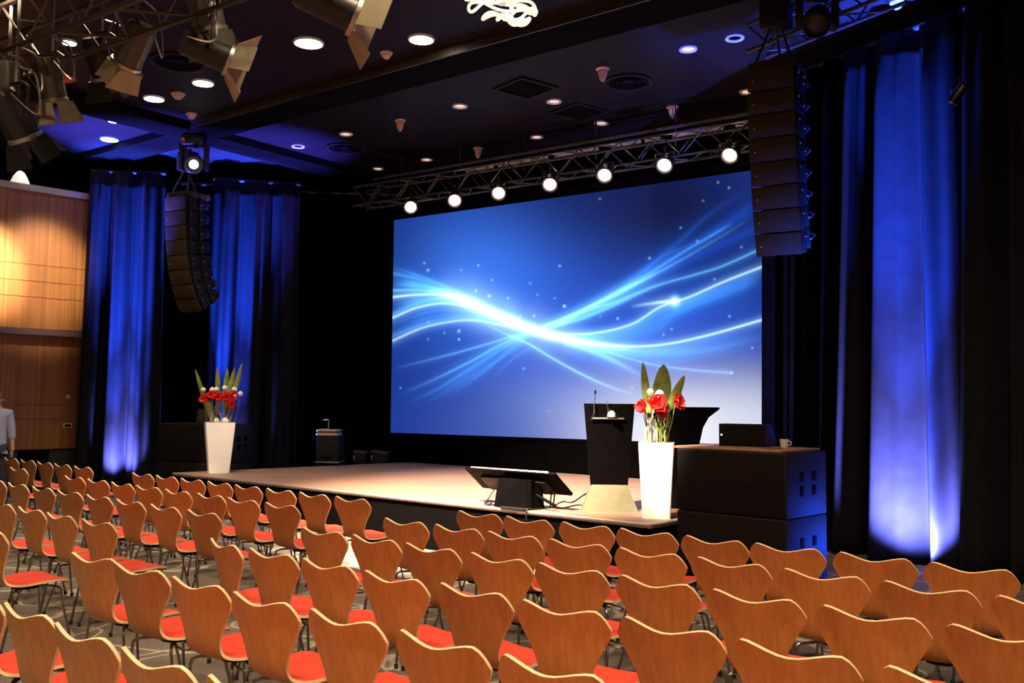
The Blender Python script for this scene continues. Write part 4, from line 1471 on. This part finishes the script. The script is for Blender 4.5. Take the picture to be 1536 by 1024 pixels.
# small pendant and opal cone over the wood wall
P = at_y(36, 246, 15.6)
t = thing('pendant_lamp', 'small pendant lamp hanging above the wood wall ledge', 'lamp', P)
MB().lathe([(0.07, 0), (0.066, 0.012), (0.03, 0.03), (0.022, 0.15), (0.008, 0.17)], 18).build('shade', 'trussgold', t)
MB().lathe([(0.001, -0.004), (0.06, -0.002), (0.064, 0.003), (0.001, 0.006)], 18, None, False).build('diffuser', 'cone_glow', t)
MB().tube([(0, 0, 0.15), (0, 0, CEIL - P.z)], 0.006, 6).build('cord', 'black', t)
P = on_wall(30, 272, WP - WN * 0.05, WD)
P.z = zt + 0.112
t = thing('cone_lamp', 'white opal cone lamp standing on the wood wall ledge', 'lamp', P)
MB().lathe([(0.15, 0), (0.15, 0.02), (0.11, 0.12), (0.06, 0.2), (0.02, 0.225), (0.001, 0.228)], 24).build('shade', 'cone_glow', t)

# rigging over the right curtain
truss('truss', 'dark truss above and behind the right speaker array', on_z(1135, 62, 5.72), on_z(1345, -25, 5.72), 0.3, 'truss', 0.3)
P = at_y(1226, 30, 9.3)
t = thing('moving_head_lamp', 'dark moving head lamp with amber glint above the right speaker array', 'lamp', P)
T = rot_to(Vector((-0.3, -0.7, -0.6)))
MB().lathe([(0.05, -0.2), (0.11, -0.16), (0.14, 0.0), (0.14, 0.16), (0.12, 0.18), (0.11, 0.12)], 20, T).build('head', 'darklamp', t)
MB().lathe([(0.001, 0.15), (0.05, 0.148), (0.1, 0.13), (0.001, 0.125)], 16, T, False).build('lens', 'darklamp', t)
MB().box((0, 0, 0.3), (0.3, 0.26, 0.14), bev=0.02).build('base', 'darklamp', t)
MB().box((-0.18, 0, 0.1), (0.05, 0.12, 0.4), bev=0.012).build('arm', 'darklamp', t)
MB().box((0.18, 0, 0.1), (0.05, 0.12, 0.4), bev=0.012).build('arm', 'darklamp', t)
MB().tube([(0, 0, 0.36), (0, 0, CEIL - P.z)], 0.025, 8).build('stem', 'darklamp', t)
P = at_y(1437, 140, 8.9)
t = thing('hanging_lamp', 'small dark lamp hanging before the right edge curtain', 'lamp', P)
T = rot_to(Vector((-0.5, 0.3, -0.8)))
MB().lathe([(0.03, -0.1), (0.05, -0.08), (0.055, 0.06), (0.065, 0.1), (0.058, 0.1), (0.05, 0.06)], 18, T).build('housing', 'chrome', t)
MB().tube([(0.07, 0, 0), (0.07, 0, 0.1), (0, 0, 0.14), (-0.07, 0, 0.1), (-0.07, 0, 0)], 0.007, 6).build('yoke', 'chrome', t)
MB().tube([(0, 0, 0.14), (0, 0, CEIL - P.z)], 0.01, 6).build('pipe', 'black', t)

# ------------------------------------------------------------------ person at the left edge
P = at_y(-9, 700, 14.6)
P.z = 0
pr = thing('person', 'person in a pale blue shirt standing by the wood wall, cut by the left edge', 'person', P, R(-150))


def skin_body(name, verts, edges, radii, mat, parent, root=0, sub=2):
    me_ = bpy.data.meshes.new(name)
    me_.from_pydata(verts, edges, [])
    o = bpy.data.objects.new(name, me_)
    COL.objects.link(o)
    sk = o.modifiers.new('skin', 'SKIN')
    for k, r_ in enumerate(radii):
        me_.skin_vertices[0].data[k].radius = (r_, r_) if not isinstance(r_, tuple) else r_
    me_.skin_vertices[0].data[root].use_root = True
    ss = o.modifiers.new('sub', 'SUBSURF')
    ss.levels = ss.render_levels = sub
    baked(o)
    o.data.materials.clear()
    o.data.materials.append(M[mat])
    o.data.shade_smooth()
    o.parent = parent
    return o


bv = [(0, 0, 0.96), (0, 0.01, 1.14), (0, 0, 1.34), (0, 0, 1.44), (0, 0.015, 1.53), (0, 0.03, 1.62), (0, 0.03, 1.7),
      (0.17, 0, 1.41), (0.22, 0.01, 1.14), (0.235, 0.08, 0.9), (0.235, 0.1, 0.83), (-0.17, 0, 1.41), (-0.22, 0.01, 1.14), (-0.235, 0.08, 0.9), (-0.235, 0.1, 0.83),
      (0.09, 0, 0.88), (0.1, 0.01, 0.49), (0.105, -0.02, 0.09), (0.11, 0.13, 0.035), (-0.09, 0, 0.88), (-0.1, 0.01, 0.49), (-0.105, -0.02, 0.09), (-0.11, 0.13, 0.035)]
be = [(0, 1), (1, 2), (2, 3), (3, 4), (4, 5), (5, 6), (3, 7), (7, 8), (8, 9), (9, 10), (3, 11), (11, 12), (12, 13), (13, 14), (0, 15), (15, 16), (16, 17), (17, 18), (0, 19), (19, 20), (20, 21), (21, 22)]
brad = [(0.15, 0.11), (0.135, 0.1), (0.16, 0.11), (0.1, 0.08), 0.052, (0.075, 0.095), (0.07, 0.09), 0.06, 0.045, 0.032, 0.035, 0.06, 0.045, 0.032, 0.035, 0.085, 0.06, 0.042, 0.04, 0.085, 0.06, 0.042, 0.04]
skin_body('body', bv, be, brad, 'skin', pr)
sv = bv[:3] + [(0, 0, 1.45)] + bv[7:9] + [(0.228, 0.05, 1.0)] + bv[11:13] + [(-0.228, 0.05, 1.0), (0, 0, 0.9), (0, 0.008, 1.5)]
se = [(0, 1), (1, 2), (2, 3), (3, 4), (4, 5), (5, 6), (3, 7), (7, 8), (8, 9), (0, 10), (3, 11)]
skin_body('shirt', sv, se, [(0.175, 0.135), (0.16, 0.125), (0.185, 0.135), (0.135, 0.11), 0.085, 0.062, 0.052, 0.085, 0.062, 0.052, (0.175, 0.135), 0.068], 'shirt', pr)
tv = [bv[0]] + bv[15:18] + bv[19:22]
skin_body('trousers', tv, [(0, 1), (1, 2), (2, 3), (0, 4), (4, 5), (5, 6)], [(0.17, 0.13), 0.105, 0.08, 0.07, 0.105, 0.08, 0.07], 'trousers', pr)
hp = []
for i in range(9):
    ph = i / 8 * R(105)
    hp.append((max(0.001, 0.092 * math.sin(ph)), 0.115 * math.cos(ph)))
MB().lathe(hp[::-1], 24, Matrix.Translation((0, 0.015, 1.67)) @ Matrix.Rotation(R(14), 4, 'X'), False).build('hair', 'hair', pr)
mb = MB()
mb.lathe([(0.001, -0.02), (0.014, -0.015), (0.018, 0.0), (0.01, 0.02), (0.003, 0.035)], 10, Matrix.Translation((0, 0.125, 1.6)))
for sx in (-1, 1):
    mb.lathe([(0.001, -0.02), (0.02, -0.012), (0.024, 0.01), (0.001, 0.026)], 10, Matrix.Translation((sx * 0.078, 0.02, 1.62)))
mb.build('nose_and_ears', 'skin', pr)
for sx in (-1, 1):
    MB().lathe([(0.001, -0.011), (0.01, -0.005), (0.01, 0.005), (0.001, 0.011)], 10, Matrix.Translation((sx * 0.032, 0.105, 1.645)), False).build('eye', 'black', pr)
MB().box((0, 0.112, 1.55), (0.045, 0.015, 0.01), bev=0.003).build('mouth', 'redbox', pr)
for sx in (-1, 1):
    for k in range(4):
        x = sx * (0.235 - 0.0) + (k - 1.5) * 0.006
        y = 0.075 + k * 0.02
        MB().tube(crom([(x, y, 0.83), (x, y + 0.008, 0.78), (x - sx * 0.01, y + 0.014, 0.74 + 0.006 * abs(k - 1))], 4), 0.009, 6).build('finger', 'skin', pr)
    MB().tube(crom([(sx * 0.225, 0.13, 0.85), (sx * 0.215, 0.155, 0.81), (sx * 0.21, 0.155, 0.78)], 4), 0.01, 6).build('thumb', 'skin', pr)
    MB().box((sx * 0.11, 0.06, 0.03), (0.1, 0.27, 0.06), bev=0.025).build('shoe', 'rubber', pr)

# ------------------------------------------------------------------ chairs
SPINE = [(.222, .388), (.20, .405), (.13, .417), (.03, .416), (-.07, .408), (-.14, .409), (-.188, .428), (-.216, .475), (-.234, .555), (-.25, .640), (-.266, .712), (-.276, .752)]
HALF = [.135, .18, .205, .212, .2, .172, .15, .141, .158, .198, .238, .25]
SPF = crom(SPINE, 4)
HF = [float(x[0]) for x in crom([(h,) for h in HALF], 4)]
seg = [0.0]
for k in range(1, len(SPF)):
    seg.append(seg[-1] + float(np.linalg.norm(SPF[k] - SPF[k - 1])))
SL = seg[-1]
SWAIST = seg[28]


def spine_at(s):
    if s >= SL:
        d = (SPF[-1] - SPF[-2]) / np.linalg.norm(SPF[-1] - SPF[-2])
        return SPF[-1] + d * (s - SL)
    k = int(np.searchsorted(seg, s)) - 1
    k = max(0, min(k, len(seg) - 2))
    t = (s - seg[k]) / (seg[k + 1] - seg[k])
    return SPF[k] * (1 - t) + SPF[k + 1] * t


def smooth01(t):
    t = max(0, min(1, t))
    return t * t * (3 - 2 * t)


def shell_point(s, u, w, lift=0.0):
    # stretch the back so its top edge dips in the middle and rounds off at the ears
    if s > SWAIST:
        au = abs(u)
        dlt = 0.03 * smooth01(au / 0.72) if au < 0.72 else 0.03 - 0.085 * ((au - 0.72) / 0.28) ** 2
        s = SWAIST + (s - SWAIST) * (1 + dlt / (SL - SWAIST))
    y, z = spine_at(s)
    y2, z2 = spine_at(s + 0.004)
    ty, tz2 = y2 - y, z2 - z
    L_ = math.hypot(ty, tz2)
    ny, nz_ = tz2 / L_, -ty / L_              # faces the sitter
    bk = smooth01((s - seg[22]) / (SL - seg[22]))
    dish = (0.012 + 0.034 * bk) * u * u
    return Vector((u * w, y + ny * (dish + lift), z + nz_ * (dish + lift)))


us = [-1, -.97, -.92, -.85, -.76, -.64, -.48, -.32, -.16, 0, .16, .32, .48, .64, .76, .85, .92, .97, 1]
rows = []
for k in range(len(SPF)):
    rows.append([shell_point(seg[k], u, HF[k]) for u in us])
chair = thing('chair', 'x', 'chair', (0, 0, 0), 0)
sh = MB().grid(rows).build('shell', ['veneer', 'ply_edge'], chair, angle=180)
so = sh.modifiers.new('t', 'SOLIDIFY')
so.thickness = 0.0145
so.offset = 0
so.material_offset_rim = 1
so.use_even_offset = True
baked(sh)
sh.data.shade_smooth()
sh.data.set_sharp_from_angle(angle=R(50))
# red felt pad on the seat
rows_t, rows_b = [], []
K = [k for k in range(len(SPF)) if 0.012 < seg[k] < seg[25]]
for i, k in enumerate(K):
    e = min(i, len(K) - 1 - i)
    lf = 0.009 + 0.009 * smooth01(e / 3)
    rows_t.append([shell_point(seg[k], u * 0.97, HF[k], lf if abs(u) < 0.95 else 0.008) for u in us])
    rows_b.append([shell_point(seg[k], u * 0.97, HF[k], 0.004) for u in us])
MB().grid([a_ + b2[::-1] for a_, b2 in zip(rows_t, rows_b)], None, True).build('seat_pad', 'red', chair, angle=60)
MB().lathe([(0.001, 0.37), (0.085, 0.37), (0.09, 0.378), (0.085, 0.398), (0.001, 0.4)], 20).build('hub', 'rubber', chair)
for sx in (-1, 1):
    for y0, y1, y2 in ((0.05, 0.155, 0.215), (-0.05, -0.15, -0.235)):
        pts = [(sx * 0.03, y0 * 0.6, 0.385), (sx * 0.1, y0 + (y1 - y0) * 0.5, 0.383), (sx * 0.155, y1 * 0.95, 0.374), (sx * 0.172, y1 * 1.04, 0.35), (sx * 0.185, y1 * 1.08, 0.27), (sx * 0.225, y2, 0.012)]
        g = MB().tube(crom(pts, 4), 0.0085, 8).build('leg', 'chrome', chair)
        MB().lathe([(0.013, 0.0), (0.013, 0.022), (0.009, 0.03)], 10, Matrix.Translation((sx * 0.226, y2 * 1.003, 0))).build('foot', 'rubber', g)
MB().tube(crom([(0.07, -0.02, 0.379), (0.17, -0.06, 0.384), (0.235, -0.07, 0.379), (0.255, -0.1, 0.374), (0.235, -0.13, 0.379), (0.16, -0.125, 0.384), (0.07, -0.06, 0.379)], 4), 0.006, 6).build('linking_hook', 'chrome', chair)

ORD = ['first', 'second', 'third', 'fourth', 'fifth', 'sixth', 'seventh', 'eighth', 'ninth', 'tenth']
# block: start of the row (ear line), step along the row, seats with their index from the left end of the block
BLOCKS = [
    ('block before the lectern', 'chairs before the lectern', 1, 0, [
        ((-0.276, 7.544), (0.396, -0.327), range(0, 10)), ((-0.798, 7.04), (0.401, -0.34), range(0, 9)), ((-1.302, 6.481), (0.403, -0.344), range(0, 9)),
        ((-1.81, 5.868), (0.403, -0.343), range(0, 9)), ((-2.347, 5.321), (0.412, -0.352), range(0, 8)), ((-2.833, 4.676), (0.402, -0.347), range(1, 7))]),
    ('block before the corner planter', 'chairs before the corner planter', -1, 7, [
        ((-4.345, 11.19), (0.412, -0.370), range(0, 8)), ((-4.889, 10.647), (0.418, -0.371), range(0, 8)), ((-5.50, 10.11), (0.441, -0.38), range(0, 8)),
        ((-5.97, 9.375), (0.427, -0.362), range(4, 8)), ((-6.46, 8.88), (0.427, -0.362), range(7, 8))]),
    ('block by the wood wall', 'chairs by the wood wall', -1, 4, [
        ((-7.272, 13.811), (0.437, -0.397), range(0, 5)), ((-7.91, 13.48), (0.437, -0.397), range(4, 5))]),
]
FIX = {('block before the lectern', 3, 0): (0.02, 0.03, -11), ('block before the lectern', 4, 0): (0, 0.02, 4), ('block before the lectern', 4, 1): (-0.02, 0.02, 5)}
rnd = random.Random(12)
used = False
for bname, grp, sgn, edge, rows_ in BLOCKS:
    for ri, (s0, stp, ids) in enumerate(rows_):
        for i in ids:
            c = copy_tree(chair) if used else chair
            used = True
            a_ = math.atan2(stp[1], stp[0]) * 0.5 + ROW * 0.5 + R(rnd.uniform(-1.6, 1.6))
            dx, dy, da = FIX.get((bname, ri, i), (0, 0, 0))
            a_ += R(da)
            ex, ey = s0[0] + stp[0] * i + dx + rnd.uniform(-.012, .012), s0[1] + stp[1] * i + dy + rnd.uniform(-.012, .012)
            # the ear line sits 0.265 behind the middle of the seat
            c.location = (ex - math.sin(a_) * 0.265, ey + math.cos(a_) * 0.265, 0)
            c.rotation_euler = (0, 0, a_)
            k = i if sgn > 0 else edge - i
            c['label'] = 'plywood chair, red seat, %s from aisle, %s row, %s' % (ORD[k], ORD[ri] if ri else 'front', bname)
            c['group'] = grp

# ------------------------------------------------------------------ lighting
BLUE = (0.015, 0.075, 1.0)
# floor uplights at the foot of the curtains
def uplight(base, n, d, e_low, e_mid, e_high, side, wide=84):
    """base: curtain foot; n: into the room; d: along the curtain; side: sideways offset of the lamps"""
    p = base + n * 0.7 + d * side
    p.z = 0.12
    spot('uplight', p, base + n * 0.1 + Vector((0, 0, 0.85)), e_low, (0.17, 0.19, 1.0), wide, 1.0, 0.04)
    spot('uplight', p, base + n * 0.1 + Vector((0, 0, 3.0)), e_mid, (0.05, 0.1, 1.0), 26, 1.0, 0.04)
    spot('uplight', p + n * 0.3, base + n * 0.1 + Vector((0, 0, 5.6)), e_high, BLUE, 22, 1.0, 0.04)


LCd = (LC1 - LC0)
LCd.z = 0
LCd.normalize()
LCn = Vector((LCd.y, -LCd.x, 0))
b1 = at_y(186, 700, 16.75)
b1.z = 0
uplight(b1, LCn, LCd, 4200, 15000, 60000, 0.1, 58)
b2 = at_y(352, 700, 17.3)
b2.z = 0
uplight(b2, LCn, LCd, 900, 7000, 60000, -0.2, 60)
for cx, cy, e in ((205, 205, 36000), (395, 222, 20000)):  # added floor spots that turn the ceiling blue, no such fixtures there
    q = on_z(cx, cy, CEIL)
    spot('blue ceiling fill', (q.x + (-1.7 if cx < 300 else 1.0), q.y - 0.3, 0.2), q, e, (0.08, 0.08, 1.0), 34, 0.9, 0.05)
RCn = Vector((RD.y, -RD.x, 0))
b3 = RP + RD * 0.5
uplight(b3, RCn, RD, 6500, 16000, 50000, 0.35, 98)
q = on_z(1130, 40, CEIL)
spot('blue ceiling fill', (q.x + 1.0, q.y - 1.6, 0.3), q, 6000, BLUE, 30, 0.9, 0.05)  # added blue fill for the ceiling near the right array
p = b3 + RCn * 0.75 + RD * 0.6
spot('subwoofer side fill', (p.x, p.y, 0.25), (2.5, 8.4, 0.85), 130, BLUE, 70, 0.8, 0.05)  # added weak fill that lights the subwoofer side blue

# house light: rows of warm ceiling lamps over and behind the seats
for x, y, e, sz in [(k[0], k[1], k[2], 122 if k[1] > 10 else 96 if k[1] > 7 else (156 if k[0] > 1 else 130)) for k in ((-6.5, 8.5, 330), (-3.5, 8, 330), (-0.5, 5.5, 300), (2.2, 4.2, 260), (-4.5, 4.0, 480), (-1.5, 1.5, 500), (1.8, 1.0, 470), (-6.2, 10.6, 330), (-5, -1.5, 900), (0, -3, 950), (3, -2, 450))]:
    spot('house light', (x, y, CEIL - 0.2), (x + 0.4, y + 0.2, 0), e, WARM, sz, 0.7, 0.12)
# stage spotlights hung from the lamp bars above the seats
spot('stage spotlight', (-2.2, 7.4, 5.7), (-0.3, 11.4, SZ), 19000, (1, 0.8, 0.64), 50, 1.0, 0.1)
spot('stage spotlight', (-0.9, 6.0, 5.7), (1.46, 9.2, 1.2), 6500, (1, 0.84, 0.68), 10, 0.7, 0.1)
spot('stage spotlight', (-3.6, 5.0, 5.5), (-4.35, 14.1, 1.0), 6500, (1, 0.82, 0.62), 7, 0.8, 0.1)
# wall washers under the ceiling for the wood wall
for a_, e_, sz in ((0.75, 1000, 32), (1.75, 3000, 27), (2.9, 3600, 27)):
    q = WP - WD * (a_ + 0.2) + WN * 3.1
    q2_ = WP - WD * a_
    spot('wall washer', (q.x, q.y, 5.7), (q2_.x, q2_.y, 3.82), e_, (1, 0.76, 0.48), sz, 0.85, 0.12)

w = bpy.data.worlds.new('world')
scn.world = w
w.use_nodes = True
w.node_tree.nodes['Background'].inputs[0].default_value = (0.02, 0.016, 0.016, 1)
w.node_tree.nodes['Background'].inputs[1].default_value = 0.1

vs_ = scn.view_settings
vs_.view_transform = 'Standard'
vs_.look = 'None'
vs_.gamma = 1.0
vs_.use_curve_mapping = False
vs_.exposure = 0.0
